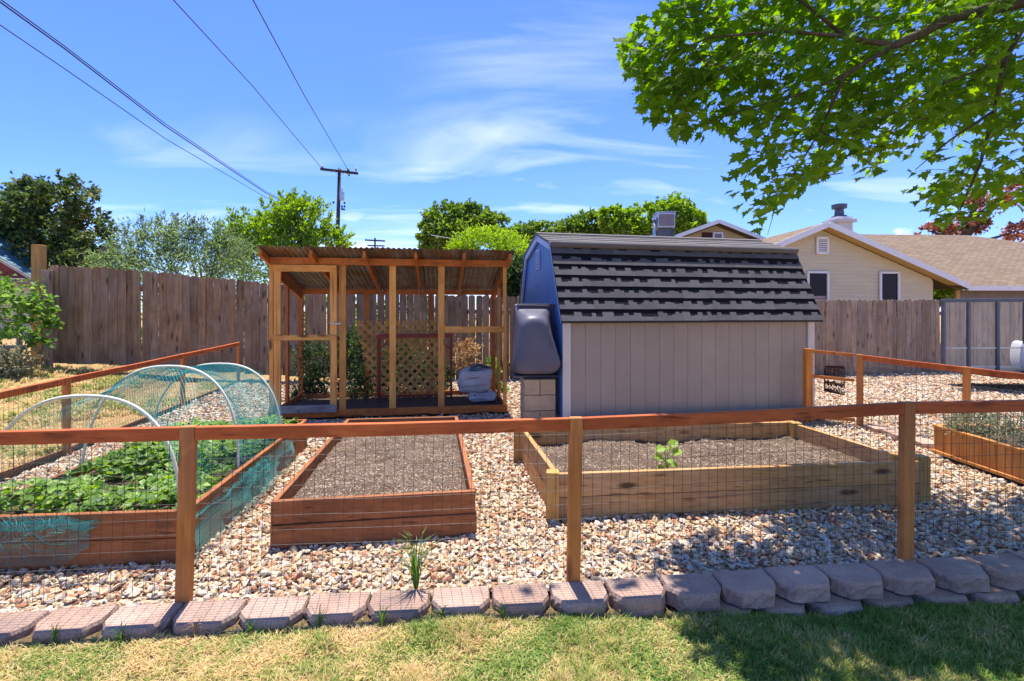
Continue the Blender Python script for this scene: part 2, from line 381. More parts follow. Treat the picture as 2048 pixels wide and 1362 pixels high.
def shinglemat(name, base, dark, pattern):
    """laminated shingle: pale granules with a dark toothed band under each butt (object Z runs up the course, X along it)"""
    m, N = newmat(name); uv = N.n('ShaderNodeUVMap').outputs[0]; rd = N.n('ShaderNodeObjectInfo').outputs['Random']
    s = N.n('ShaderNodeSeparateXYZ', {0: uv}); u = s.outputs[0]; v = s.outputs[1]; row = N.math('FLOOR', v)
    fv = N.math('FRACT', v)
    gr = N.noise(uv, 190, 3, .75); bl = N.noise(N.vmath('MULTIPLY', uv, (3.0, 7, 1)), 2.0, 3, .6)
    col = N.mix(N.ramp(gr, [(.3, 0.0), (.7, 1.0)]), tuple(c*.62 for c in base), tuple(c*1.3 for c in base))
    col = N.mix(N.ramp(bl, [(.4, .35), (.65, 0.0)]), col, tuple(c*.6 for c in base))
    if pattern:
        def step(freq, seed):
            q = N.math('ADD', N.math('FLOOR', N.math('ADD', N.math('MULTIPLY', u, freq), N.math('MULTIPLY', N.noise(N.n('ShaderNodeCombineXYZ', {0: u, 1: row, 2: seed}).outputs[0], 3.0, 2), 2.2))), N.math('MULTIPLY', row, 17.3))
            return N.n('ShaderNodeTexWhiteNoise', {'Vector': N.n('ShaderNodeCombineXYZ', {0: q, 1: seed, 2: row}).outputs[0]}, noise_dimensions='3D').outputs[0]
        th = N.math('ADD', N.math('MULTIPLY', step(5.0, 1.0), .38), N.math('MULTIPLY', step(11, 4.0), .14))
        th = N.math('ADD', th, N.math('MULTIPLY', N.math('SUBTRACT', N.noise(uv, 30, 2), .5), .05))
        th = N.math('SUBTRACT', .64, th)
        dk = N.ramp(N.math('SUBTRACT', fv, th), [(.0, 0.0), (.03, 1.0)])
        col = N.mix(dk, col, N.mix(N.ramp(gr, [(.3, 0.0), (.7, 1.0)]), tuple(c*.6 for c in dark), tuple(c*1.5 for c in dark)))
    out(N, pbsdf(N, col, .9, N.bump(gr, .4, .004), spec=.15)); return m
M['shingle'] = shinglemat('shingle', (.135, .125, .13), (.011, .011, .014), True)
M['shlight'] = plain('shlight', (.13, .12, .125), .92, nscale=7, amt=.16, bump=.5, var=.22, fine=130, spec=.12)
M['shdark'] = plain('shdark', (.014, .0135, .017), .92, nscale=9, amt=.3, bump=.5, fine=130, spec=.12)
M['shingletop'] = shinglemat('shingletop', (.165, .15, .148), (.1, .1, .1), False)
def roofmat(name, c0, c1):
    m, N = newmat(name); co = N.n('ShaderNodeTexCoord').outputs['UV']
    b = N.n('ShaderNodeTexBrick', {'Vector': co, 'Scale': 1.0, 'Color1': c0, 'Color2': c1, 'Mortar': tuple(x*.5 for x in c0), 'Mortar Size': .012, 'Bias': 0.0, 'Brick Width': .33, 'Row Height': .14})
    n = N.noise(co, 6, 5, .65)
    col = N.mix(N.ramp(n, [(.35, .5), (.65, 0.0)]), b.outputs[0], tuple(x*.6 for x in c0))
    out(N, pbsdf(N, col, .92, N.bump(n, .4, .02), spec=.1)); return m
M['brownroof'] = roofmat('brownroof', (.2, .14, .095), (.3, .22, .15))
def corrmat():
    m, N = newmat('corrugated'); co, rd = rcoord(N)
    v = N.n('ShaderNodeMapping', {'Vector': co, 'Scale': (9, .8, .8)}).outputs[0]
    a = N.noise(v, 1.5, 5, .65, .3); b = N.noise(co, 3, 4, .6)
    col = N.ramp(a, [(.3, (.14, .12, .1)), (.55, (.30, .29, .27)), (.75, (.42, .41, .39))])
    rm = N.ramp(b, [(.46, 0.0), (.62, .8)])
    col = N.mix(rm, col, (.24, .1, .03))
    out(N, pbsdf(N, col, .5, N.bump(b, .2, .004), .55)); return m
M['corr'] = corrmat()
def lattmetal(name): pass

# foliage
M['maple'] = leafmat('maple', [(.06, .135, .017), (.115, .225, .025), (.2, .34, .042)], trans=.55, rough=.6, spec=.12)
M['lf_dark'] = leafmat('lf_dark', [(.02, .04, .018), (.045, .08, .026), (.09, .14, .035), (.17, .13, .06)], trans=.35, patch=.5)
M['lf_buddleia'] = leafmat('lf_buddleia', [(.06, .10, .04), (.12, .19, .07), (.26, .33, .17)], trans=.4, patch=.8)
M['lf_bright'] = leafmat('lf_bright', [(.08, .15, .022), (.16, .27, .035), (.26, .4, .06)], trans=.42, patch=.6)
M['lf_mid'] = leafmat('lf_mid', [(.05, .1, .022), (.11, .19, .03), (.19, .29, .05)], trans=.38, patch=.5)
M['lf_lime'] = leafmat('lf_lime', [(.12, .21, .025), (.2, .33, .04), (.3, .44, .07)], trans=.45, patch=.8)
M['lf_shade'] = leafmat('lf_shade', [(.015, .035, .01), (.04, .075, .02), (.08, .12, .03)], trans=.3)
M['lf_bronze'] = leafmat('lf_bronze', [(.16, .06, .03), (.28, .13, .08), (.36, .2, .12)], trans=.35)
M['lf_vine'] = leafmat('lf_vine', [(.06, .13, .025), (.13, .25, .05), (.26, .38, .12)], trans=.42)
M['lf_straw'] = leafmat('lf_straw', [(.04, .09, .018), (.1, .2, .03), (.22, .36, .05), (.34, .46, .12)], trans=.35, patch=6, spec=.4)
M['lf_squash'] = leafmat('lf_squash', [(.2, .34, .03), (.3, .45, .05)], trans=.4)
M['lf_silver'] = leafmat('lf_silver', [(.12, .13, .07), (.24, .25, .15), (.34, .33, .22)], trans=.25)
M['lf_dry'] = leafmat('lf_dry', [(.3, .18, .08), (.42, .28, .13), (.5, .38, .2)], trans=.3)
M['flower'] = leafmat('flower', [(.11, .06, .22), (.2, .12, .33)], trans=.25)
def grassmat():
    m, N = newmat('grassblade'); geo = N.n('ShaderNodeNewGeometry'); ob = N.n('ShaderNodeObjectInfo').outputs['Random']; ri = geo.outputs['Random Per Island']
    pos = N.n('ShaderNodeObjectInfo').outputs['Location']
    px = N.n('ShaderNodeSeparateXYZ', {0: pos}).outputs[0]
    pn = N.noise(pos, 3.6, 4, .6)
    lush = N.math('ADD', pn, N.math('MULTIPLY', N.ramp(N.math('MULTIPLY_ADD', px, .2, .5), [(.3, 0.0), (.75, 1.0)]), .16))
    t = N.math('ADD', lush, N.math('MULTIPLY', N.math('SUBTRACT', N.math('FRACT', N.math('ADD', ri, N.math('MULTIPLY', ob, 5.7))), .5), .38))
    col = N.ramp(t, [(.4, (.64, .48, .25)), (.53, (.54, .44, .17)), (.58, (.3, .36, .075)), (.78, (.12, .23, .04))])
    tcn = N.n('ShaderNodeHueSaturation', {'Value': 1.7, 'Color': col}).outputs[0]
    dif = pbsdf(N, col, .55, spec=.25); tr = N.n('ShaderNodeBsdfTranslucent', {'Color': tcn}).outputs[0]
    out(N, N.n('ShaderNodeMixShader', {0: .35, 1: dif, 2: tr}).outputs[0]); return m
M['grass'] = grassmat()
M['weed'] = leafmat('weed', [(.08, .16, .03), (.15, .27, .05)], trans=.35)
# ================================================================== ground
def sheet(name, xs, ys, zf, mat, keep=None):
    V = []; idx = {}; Fc = []
    for j, y in enumerate(ys):
        for i, x in enumerate(xs): V.append((x, y, zf(x, y)))
    n = len(xs)
    for j in range(len(ys)-1):
        for i in range(n-1):
            if keep and not keep((xs[i]+xs[i+1])/2, (ys[j]+ys[j+1])/2): continue
            Fc.append((j*n+i, j*n+i+1, (j+1)*n+i+1, (j+1)*n+i))
    o = np_mesh(name, V, Fc, mat, smooth=True); o['kind'] = 'structure'; return o
def base_z(x, y):
    f = front_line(x)-.1
    a = lawn_z(x)-.02; b = gz(x, y)-.06
    return lerp(a, b, ss((y-f)/.1))
gx = sorted(set([-400, -200, -100, -60, -40, -25, -18]+list(np.arange(-14, 16.01, .5))+[20, 27, 40, 60, 100, 200, 400]))
gy = sorted(set([-60, -30, -15, -8, -4]+list(np.arange(-2, 2, .5))+list(np.arange(2, 3.2, .05))+list(np.arange(3.2, 14, .4))+[16, 20, 30, 50, 90, 160, 300, 600]))
sheet('ground', gx, gy, base_z, M['dirt'])
def left_x(y): return -3.71-.162*y
ys_g = list(np.arange(2.2, 12.9, .1)); xs_g = list(np.arange(-5.8, 14.1, .15))
sheet('gravel_bed', xs_g, ys_g, lambda x, y: gz(x, y)-.028-(.12 if y < front_line(x)-.06 else 0), M['gravelbase'],
      lambda x, y: x > left_x(y)-.05 and y > front_line(x)-.05 and y < 10.7+.165*x+.2)
lawnbase = plain('lawnsoil', (.17, .12, .06), .95, nscale=7, amt=.45, bump=.6, spec=.1, fine=60); M['lawnsoil'] = lawnbase
sheet('lawn', list(np.arange(-7, 7.01, .14)), list(np.arange(-3, 3.4, .07)), lambda x, y: lawn_z(x)+.008*noise.noise((x*2.3, y*2.3, 0))+.004, M['lawnsoil'],
      lambda x, y: y < front_line(x)-.08)

# ================================================================== retaining wall of concrete blocks
rw = thing('retaining_wall', (0, 2.45, -.1), 'low retaining wall of reddish concrete blocks edging the gravel along the lawn', 'retaining wall')
def block_mesh(seed, hgt=.088):
    rr = random.Random(seed); mb = MB(); wv = .146
    out_ = [(-wv, .0), (-wv, -.115), (-.088, -.198), (.088, -.198), (wv, -.115), (wv, .0)]
    out_ = [(x+rr.uniform(-.004, .004), y+rr.uniform(-.004, .004)) for x, y in out_]
    # rough split face: subdivide outline and jitter
    fine = []
    for i in range(len(out_)):
        a = out_[i]; b = out_[(i+1) % len(out_)]; k = 5 if i < 5 else 1
        for t in range(k): fine.append((lerp(a[0], b[0], t/k), lerp(a[1], b[1], t/k)))
    n = len(fine); levels = [-hgt, -hgt*.66, -hgt*.36, -.016, 0]; vs = []
    for li, z in enumerate(levels):
        for (x, y) in fine:
            j = .0065 if li < 3 else .0012
            sh = .955 if li == 4 else 1
            vs.append((x*sh+rr.uniform(-j, j), y*sh+rr.uniform(-j, j), z+(rr.uniform(-.001, .001) if li == 4 else 0)))
    fs = [(l*n+i, l*n+(i+1) % n, (l+1)*n+(i+1) % n, (l+1)*n+i) for l in range(4) for i in range(n)]
    fs += [tuple(range(4*n, 5*n)), tuple(range(n-1, -1, -1))]
    mb.add([Vector(v) for v in vs], fs); me = mb.mesh('block'); me.materials.append(M['block']); return me
BM = [block_mesh(s) for s in range(7)]
def put_block(x, dy, z, rz, k):
    o = bpy.data.objects.new('block', BM[k % 7]); o.parent = rw; COL.objects.link(o)
    o.location = Vector((x, front_line(x)+dy, z))-Vector(rw.location); o.rotation_euler = (random.uniform(-.012, .012), random.uniform(-.012, .012), rz)
x = -3.9; k = 0
while x < 4.6:
    zt = interp(x, [-3, .4, 2.3, 3.5], [-.004, .0, .028, .04])
    put_block(x, -.022+random.uniform(-.008, .008)-.03*ss((x+2.5)/-1), zt, math.atan(.0943)+random.uniform(-.035, .035), k)
    if x > .75: put_block(x+.15, -.056+random.uniform(-.01, .01), zt-.094, math.atan(.0943)+random.uniform(-.05, .05), k+3)
    x += .3035+random.uniform(-.003, .003); k += 1

# ================================================================== wire garden fences
def wire_panel(mb, a0, a1, b0, b1, sp=.0508, hs=None, r=.0013, wob=.004, seed=0):
    """a0,a1 bottom ends, b0,b1 top ends of one panel"""
    rr = random.Random(seed); a0, a1, b0, b1 = map(Vector, (a0, a1, b0, b1))
    L = (a1-a0).length; nv = max(2, int(L/sp)); H = (b0-a0).length
    nrm = (a1-a0).cross(Vector((0, 0, 1))).normalized()
    def pt(u, t):
        p = (a0.lerp(a1, u)).lerp(b0.lerp(b1, u), t)
        q = noise.noise((u*L*1.7+seed*9, t*2.1, seed))
        q2 = noise.noise((u*L*2.3+seed*5, t*3.1, seed+40.0))
        return p+nrm*q*wob*3+Vector((0, 0, q2*wob*1.6))+(a1-a0).normalized()*q2*wob
    for i in range(nv+1):
        u = i/nv; mb.tube([pt(u, t) for t in (0, .25, .5, .75, 1)], r, 3, False)
    for h in hs:
        t = h/H
        if t < 1: mb.tube([pt(i/max(6, int(L*5)), t) for i in range(max(6, int(L*5))+1)], r, 3, False)
def garden_fence(name, label, posts, pw=.07, pd_=.044, railh=.066, railt=.04, mesh_h=None, base_board=False, over=0, pmat='postZ', rmat='railX', railparts=None):
    """posts: (x, y, zbase, ztop, leanx)"""
    x0, y0, z0 = posts[0][:3]
    t = thing(name, (x0, y0, z0), label, 'fence')
    for (x, y, zb, zt, ln) in posts:
        mb = MB(); q = pw/2
        vs = []
        ang = math.atan2(posts[-1][1]-posts[0][1], posts[-1][0]-posts[0][0]); ca, sa = math.cos(ang), math.sin(ang)
        for z, dx in ((zb-.12, 0), (zt+.003, ln)):
            for a, b in ((-q, -pd_/2), (q, -pd_/2), (q, pd_/2), (-q, pd_/2)): vs.append((x+dx+a*ca-b*sa, y+a*sa+b*ca, z))
        mb.add(vs, [(3, 2, 1, 0), (4, 5, 6, 7), (0, 1, 5, 4), (1, 2, 6, 5), (2, 3, 7, 6), (3, 0, 4, 7)])
        mb.build('post', M[pmat], t, bevel=.004)
    mb = MB()
    for i in range(len(posts)-1):
        p, q = posts[i], posts[i+1]
        a = Vector((p[0]+p[4], p[1], p[3]-railh/2)); b = Vector((q[0]+q[4], q[1], q[3]-railh/2)); dd = (b-a).normalized()
        mid = (a+b)/2; sag = Vector((0, 0, -.004))
        m2 = MB().bar(a+dd*(pw/2+.001), mid+sag, railt, railh); m2.v[4:8] = m2.v[4:8]
        m3 = MB(); aa, bb_, mm = a+dd*(pw/2+.001), b-dd*(pw/2+.001), mid+sag
        sd = dd.cross(Vector((0, 0, 1))).normalized(); u = Vector((0, 0, 1)); vs = []
        for pnt in (aa, mm, bb_):
            for s_, h_ in ((-1, -1), (1, -1), (1, 1), (-1, 1)): vs.append(pnt+sd*s_*railt/2+u*h_*railh/2)
        m3.add(vs, [(0, 1, 2, 3), (11, 10, 9, 8)]+[(o_+j, o_+4+j, o_+4+(j+1) % 4, o_+(j+1) % 4) for o_ in (0, 4) for j in range(4)])
        m3.build('rail', M[rmat], t, bevel=.004)
        nr = -sd if sd.y > 0 else sd
        off = Vector((0, railt/2+.004, 0)) if abs(dd.x) > abs(dd.y) else Vector((railt/2+.004, 0, 0))
        zb0, zb1 = p[2]+.005, q[2]+.005
        hs = [.005+.0765*k for k in range(14)]
        wire_panel(mb, Vector((p[0], p[1], zb0))+off, Vector((q[0], q[1], zb1))+off, Vector((a.x, a.y, p[3]-.01))+off, Vector((b.x, b.y, q[3]-.01))+off, hs=hs, seed=i+len(name))
        if base_board:
            br('base_board', Vector((p[0], p[1], p[2]+.05))-off*1.5, Vector((q[0], q[1], q[2]+.05))-off*1.5, .035, .11, M['brownbedY'], t, bevel=.003)
    mb.build('wire_mesh', M['wire'], t)
    return t
fl = front_line
garden_fence('wire_fence', 'low red-railed wire fence running across the front above the block wall', [
    (-3.60, 2.295, 0, .87, .0), (-1.655, 2.48, 0, .868, .028), (.33, 2.668, -.005, .872, .016), (2.275, 2.85, .045, .922, .013), (4.25, 3.03, .05, .93, 0)])
garden_fence('wire_fence', 'red-railed wire fence running back from the dry yard side beside the netted bed', [
    (-4.15, 2.7, -.05, .735, 0), (-4.52, 5.0, -.06, .775, 0), (-4.90, 7.33, -.03, .815, 0), (-5.25, 9.45, .0, .852, 0)], base_board=True, rmat='railY', pmat='postZ')
garden_fence('wire_fence', 'red-railed wire fence leading from the gate post towards the mesh trailer ramp', [
    (4.42, 6.26, .0, .897, 0), (5.16, 5.6, -.02, .812, .01), (5.75, 5.07, -.03, .76, 0)], rmat='railX')

# gate between shed and right-hand fence
gt = thing('garden_gate', (3.91, 6.5, .0), 'narrow stained wooden garden gate with wire mesh beside the shed corner', 'gate')
ga = Vector((3.88, 6.46, 0)); gb = Vector((4.37, 6.29, 0))
MB().bar(ga+Vector((0, 0, -.1)), ga+Vector((0, 0, .958)), .085, .085, up=(0, 1, 0)).build('post', M['postZ'], gt, bevel=.004)
gdir = (gb-ga).normalized()
for z0, z1, h in ((.925, .885, .04), (.60, .565, .035), (.07, .06, .04)):
    br('rail', ga+gdir*.045+Vector((0, 0, z0)), gb+Vector((0, 0, z1)), .035, h, M['cooporangeX'], gt, bevel=.002)
mb = MB(); wire_panel(mb, ga+Vector((.05, .03, .02)), gb+Vector((0, .03, .02)), ga+Vector((.05, .03, .9)), gb+Vector((0, .03, .86)), hs=[.1*k for k in range(10)], seed=3)
mb.build('wire_mesh', M['wire'], gt)
# cut-out steel sign hanging on the gate, seen from its back
sg = thing('metal_sign', (4.0, 6.52, .4), 'small rusty cut-out metal sign hung on the gate, lettering seen from behind', 'sign')
SIGN = ["##################################", "##################################", "##################################",
        "###...##..##...#####.#####..##.#.#", "####.##.##.#.#.#.##...###.##.#.#.#", "####.##.##.##.##.##.#..##.##.#..##", "####.##.##.#.#.####....##.##.#.#.#", "###...##..##...###..##..##..##.#.#",
        "##################################", "##################################", "##....######..####..####.####...##", "##.........................##...##", "##..............................##",
        "##...####......####.........##..##", "##################################", "##################################",
        "###..####.####.#.#####....#####..#", "##....##...##.......#..##..##.....", "##.##....#....##.##......##...##..", "##....##...##..#.##.##.##..##....#", "##################.#####.##.##.#.#", "##########################.##.##.#", "##################################"]
mb = MB(); s0 = P(1648, 735, 6.62); s1 = P(1690, 735, 6.42); nr_, nc_ = len(SIGN), len(SIGN[0])
sdx = (Vector((s1.x, s1.y, 0))-Vector((s0.x, s0.y, 0)))/nc_; ztop, zbot = .735, .37; dz = (ztop-zbot)/nr_
for i, row in enumerate(SIGN):
    for j, ch in enumerate(row[:nc_]):
        if ch != '#': continue
        tj = j/nc_; sk = .02*(1-tj)*(i < 8)
        if i == 0 and (j < 2 or j > nc_-3): continue
        p = Vector((s0.x, s0.y, ztop-(i+1)*dz-sk))+sdx*j+Vector((0, 0, -.025*tj*(i/nr_)))
        mb.prism([p, p+sdx*1.001, p+sdx*1.001+Vector((0, 0, dz*1.001)), p+Vector((0, 0, dz*1.001))], (0, .004, 0))
mb.build('plate', M['rust'], sg)

# ================================================================== raised beds
def soil_patch(parent, cor, z, amp=.02, name='soil', seed=0, n=(56, 80)):
    V = []; Fc = []; nu, nv = n
    a, b, c, dd = [Vector((p[0], p[1], 0)) for p in cor]
    for j in range(nv+1):
        for i in range(nu+1):
            p = a.lerp(b, i/nu).lerp(dd.lerp(c, i/nu), j/nv)
            h = amp*(noise.noise((p.x*2.2+seed, p.y*2.2, seed))*1.3+noise.noise((p.x*9, p.y*9, seed))*.5+noise.noise((p.x*27, p.y*27, seed))*.35+abs(noise.noise((p.x*16, p.y*16, seed+3.0)))*.55)
            V.append((p.x, p.y, z+h))
    for j in range(nv):
        for i in range(nu):
            k = j*(nu+1)+i; Fc.append((k, k+1, k+nu+2, k+nu+1))
    return np_mesh(name, V, Fc, M['soil'], parent, smooth=True)
def raised_bed(label, cor, h, n, th, mat, soilz, z0=-.02, gap=.003, amp=.02, seed=1, flare=0.0, topcut=True):
    cx = sum(p[0] for p in cor)/4; cy = sum(p[1] for p in cor)/4
    t = thing('raised_bed', (cx, cy, z0), label, 'raised bed')
    rr = random.Random(seed); bh = (h-z0)/n
    for k in range(4):
        a = Vector((*cor[k], 0)); b = Vector((*cor[(k+1) % 4], 0)); dd = (b-a).normalized(); inn = Vector((-dd.y, dd.x, 0))
        ax = 'X' if abs(dd.x) > abs(dd.y) else 'Y'
        for j in range(n):
            ext = th if k in (0, 2) else -.002
            lo = z0+j*bh; z = lo+bh/2-gap/2
            sh = rr.uniform(-.003, .003)
            fa = flare*(n-1-j)
            p = a-dd*(ext if ext > 0 else 0)+inn*(-th/2+sh-fa)+Vector((0, 0, z+rr.uniform(-.003, .003))); q = b+dd*(ext if ext > 0 else 0)+inn*(-th/2+sh-fa)+Vector((0, 0, z+rr.uniform(-.003, .003)))
            if k in (0, 2): p -= inn*.0; q -= inn*.0
            br('board', p, q, th, bh-gap, M[mat+ax], t, bevel=.004)
    soil_patch(t, cor, soilz, amp, seed=seed)
    return t
B1 = [(-3.12, 2.80), (-1.93, 2.895), (-2.23, 5.25), (-3.42, 5.14)]
B2 = [(-1.46, 3.08), (-.28, 3.26), (-.64, 5.48), (-1.76, 5.34)]
B3 = [(.33, 3.50), (3.06, 3.78), (2.85, 5.06), (.13, 4.77)]
b1 = raised_bed('long raised bed of brown boards full of strawberry plants under hoops', B1, .29, 2, .036, 'brownbed', .2, seed=2)
b2 = raised_bed('reddish-brown raised bed of bare soil in front of the wire coop', B2, .275, 2, .036, 'redbed', .175, seed=3, amp=.03, flare=.008)
b3 = raised_bed('wide pine raised bed with corner posts in front of the shed', B3, .31, 2, .04, 'pine', .155, seed=4, amp=.04)
for (x, y, zt) in ((.285, 3.465, .325), (3.15, 3.80, .335), (2.9, 5.14, .3), (.065, 4.80, .3), (3.03, 3.86, .33), (2.88, 5.0, .32)):
    MB().bar((x, y, -.05), (x, y, zt), .092, .092, up=(.1, 1, 0)).build('corner_post', M['treatedZ'], b3, bevel=.005)
# planter box at the right
pl = thing('planter_box', (4.6, 4.1, 0), 'orange timber planter box of upright boards with silvery herbs beside the right-hand fence', 'planter')
pa = Vector((4.31, 5.02, 0)); pb = Vector((4.24, 3.0, 0)); pd = (pb-pa).normalized(); pn_ = Vector((-pd.y, pd.x, 0))
nb = 15
for i in range(nb):
    c = pa.lerp(pb, (i+.5)/nb); bx('board', (c.x, c.y, .14), (.024, 2.02/nb-.004, .26), M['planterZ'], pl, rz=math.atan2(pd.y, pd.x)-math.pi/2, bevel=.002)
pe = pa+pn_*.72; pf = pb+pn_*.72
for i in range(6):
    c = pa.lerp(pe, (i+.5)/6); bx('board', (c.x, c.y, .14), (.72/6-.004, .024, .26), M['planterZ'], pl, rz=math.atan2(pn_.y, pn_.x), bevel=.002)
br('back_board', pe+Vector((0, 0, .14)), pf+Vector((0, 0, .14)), .024, .26, M['planterY'], pl)
br('end_board', pb+Vector((0, 0, .14)), pf+Vector((0, 0, .14)), .024, .26, M['planterX'], pl)
for a, b in ((pa, pb), (pa, pe), (pe, pf), (pb, pf)):
    br('top_trim', a+Vector((0, 0, .283)), b+Vector((0, 0, .283)), .05, .022, M['planter'+('Y' if abs((b-a).y) > abs((b-a).x) else 'X')], pl, bevel=.003)
    br('base_trim', a-pn_*.014*(a is pa and b is pb)+Vector((0, 0, .03)), b-pn_*.014*(a is pa and b is pb)+Vector((0, 0, .03)), .05, .03, M['planter'+('Y' if abs((b-a).y) > abs((b-a).x) else 'X')], pl, bevel=.003)
soil_patch(pl, [tuple(pa.xy), tuple(pe.xy), tuple(pf.xy), tuple(pb.xy)], .2, .02, seed=8)
# stepping blocks by the gate
for i, (x, y, lab) in enumerate(((4.36, 6.02, 'flat reddish edging block nearest the gate post'), (4.36, 5.70, 'middle flat reddish edging block between gate post and planter'), (4.38, 5.36, 'flat reddish edging block closest to the planter box'))):
    o = bpy.data.objects.new('edging_block', BM[i]); link(o); o.location = (x, y, .045); o.rotation_euler = (0, 0, R(80)); tag(o, lab, 'block', 'edging blocks by the gate')

# hoops
HO = [(2.88, -1.945, -3.13, .955, -.02, 'nearest white plastic hoop arching over the strawberry bed'), (3.68, -2.05, -3.22, 1.035, .1, 'middle white plastic hoop arching over the strawberry bed'), (4.55, -2.14, -3.34, .965, -.05, 'farthest white plastic hoop arching over the strawberry bed')]
def hoop_pt(Y, xr, xl, top, lean, t):
    """t 0..1 from right foot to left foot"""
    a = math.pi*t; cx = (xr+xl)/2; rx = (xr-xl)/2
    e = .82
    c, s = math.cos(a), math.sin(a)
    return Vector((cx+rx*math.copysign(abs(c)**e, c)*1.0+.05*s, Y+lean*s*.3, .22+(top-.22)*(abs(s)**.9)))
for Y, xr, xl, top, ln, lab in HO:
    o = MB().tube([hoop_pt(Y, xr, xl, top, ln, i/36) for i in range(37)], .0095, 8).build('plastic_hoop', M['pvc'], smooth=True); tag(o, lab, 'hoop', 'hoops over the strawberry bed')
# bird netting
def net(fn, nu, nv, r, su=1, sv=1, diag=True):
    mb = MB()
    if diag:
        for k in range(-nv, nu+1):
            for sgn in (1, -1):
                pts = []
                for j in range(nv+1):
                    i = k+j if sgn == 1 else k+nv-j
                    if 0 <= i <= nu: pts.append(fn(i/nu, j/nv))
                if len(pts) > 1: mb.tube(pts, r, 3, False)
    return mb
def tunnel(u, v):
    # u along the bed (Y), v across from right ground over the top to the left side
    Y = lerp(2.84, 4.62, u); t = None
    fs = [h[0] for h in HO]
    def at(k): return [interp(Y, fs, [h[k] for h in HO])][0]
    xr, xl, top = at(1), at(2), at(3)
    sagk = 0
    for a, b in ((2.88, 3.68), (3.68, 4.55)):
        if a < Y < b: sagk = math.sin(math.pi*(Y-a)/(b-a))
    wv = noise.noise((u*7, v*9, 2.0))*.03
    if v < .2:
        q = v/.2; z = lerp(.03, .24, q); xo = xr+.075+.05*(1-q)+.06*noise.noise((u*6, q*2, 7.0))
        return Vector((xo, Y, z+.03*noise.noise((u*9, v*7, 3.0))))
    if v > .9:
        q = (v-.9)/.1; return Vector((xl-.06-.03*q, Y, lerp(.24, .05, q)+wv*.4))
    p = hoop_pt(Y, xr, xl, top, 0, (v-.2)/.7); c = Vector(((xr+xl)/2, Y, .25))
    return c+(p-c)*(1.0-.09*sagk)+Vector((wv*.4, wv, wv*.5))
nt = thing('bird_netting', (-2.6, 3.7, .2), 'teal bird netting draped over the white hoops and the strawberry bed', 'netting')
net(tunnel, 56, 92, .0008).build('net_cover', M['net'], nt)
def endcap(u, v):
    # gathered sheet closing the far hoop and folded back over the second
    h = HO[2]; p = hoop_pt(lerp(4.6, 3.9, v**2*.6), h[1]-.02, h[2]+.02, h[3]*lerp(1, .97, v), 0, u)
    c = Vector(((h[1]+h[2])/2, 4.6, .24))
    return c.lerp(p, lerp(1, .5, v*.9))+Vector((0, .1*noise.noise((u*8, v*4, 1.0)), 0))
net(endcap, 78, 20, .0008).build('net_end', M['net'], nt)
def secondlayer(u, v):
    Y = lerp(3.72, 4.6, u); f = (Y-3.68)/.87
    p = hoop_pt(Y, lerp(HO[1][1], HO[2][1], f), lerp(HO[1][2], HO[2][2], f), lerp(HO[1][3], HO[2][3], f), 0, lerp(.02, .75, v))
    return p+Vector((.02*noise.noise((u*9, v*8, 5.0)), .03*noise.noise((u*5, v*9, 6.0)), -.012+.02*noise.noise((u*7, v*6, 8.0))))
net(secondlayer, 28, 56, .0008).build('net_fold', M['net'], nt)
def bunch_front(u, v):
    xx = lerp(-3.16, -2.40, u); yb = interp(xx, [-3.12, -1.9], [2.80, 2.895])
    z = lerp(.30, .02, v); bul = .05*math.sin(math.pi*min(1, v*1.4))+.035*noise.noise((u*14, v*9, 1.0))
    z += .03*noise.noise((u*11, v*7, 9.0))*math.sin(math.pi*v); end = 1-ss((u-.8)/.2)
    return Vector((xx+.03*noise.noise((u*9, v*9, 4.0)), yb-.06-abs(bul)*end, lerp(.2, z, lerp(.55, 1, end))))
for sd in range(1):
    net(lambda u, v: bunch_front(u, v)+Vector((.004*sd, -.012*sd*(1+noise.noise((u*12, v*9, 20.0))), .01*sd)), 44, 20, .0007).build('net_bunch', M['net'], nt)
def bunch_top(u, v):
    xx = lerp(-3.16, -2.36, u); yb = interp(xx, [-3.12, -1.9], [2.80, 2.895]); a = v*math.pi*2
    r_ = .022+.014*noise.noise((u*16, a, 2.0))
    return Vector((xx, yb-.07+r_*math.cos(a)*1.2, .245+.02*noise.noise((u*5, 0, 3.0))+r_*math.sin(a)))
net(bunch_top, 80, 12, .0007).build('net_roll', M['net'], nt)
def bunch_side(u, v):
    Y = lerp(3.55, 4.15, u); q = Vector((interp(Y, [2.895, 5.25], [-1.93, -2.23]), Y, .26))
    f = math.sin(math.pi*u)
    return q+Vector((.05+.1*v*f+.03*noise.noise((u*9, v*7, 2.0)), .04*noise.noise((u*6, v*8, 4.0)), -.2*v+.02*noise.noise((u*12, v*9, 5.0))))
for sd in range(1): net(lambda u, v: bunch_side(u, v)+Vector((.01*sd, .012*sd, 0)), 26, 15, .0008).build('net_bunch', M['net'], nt)

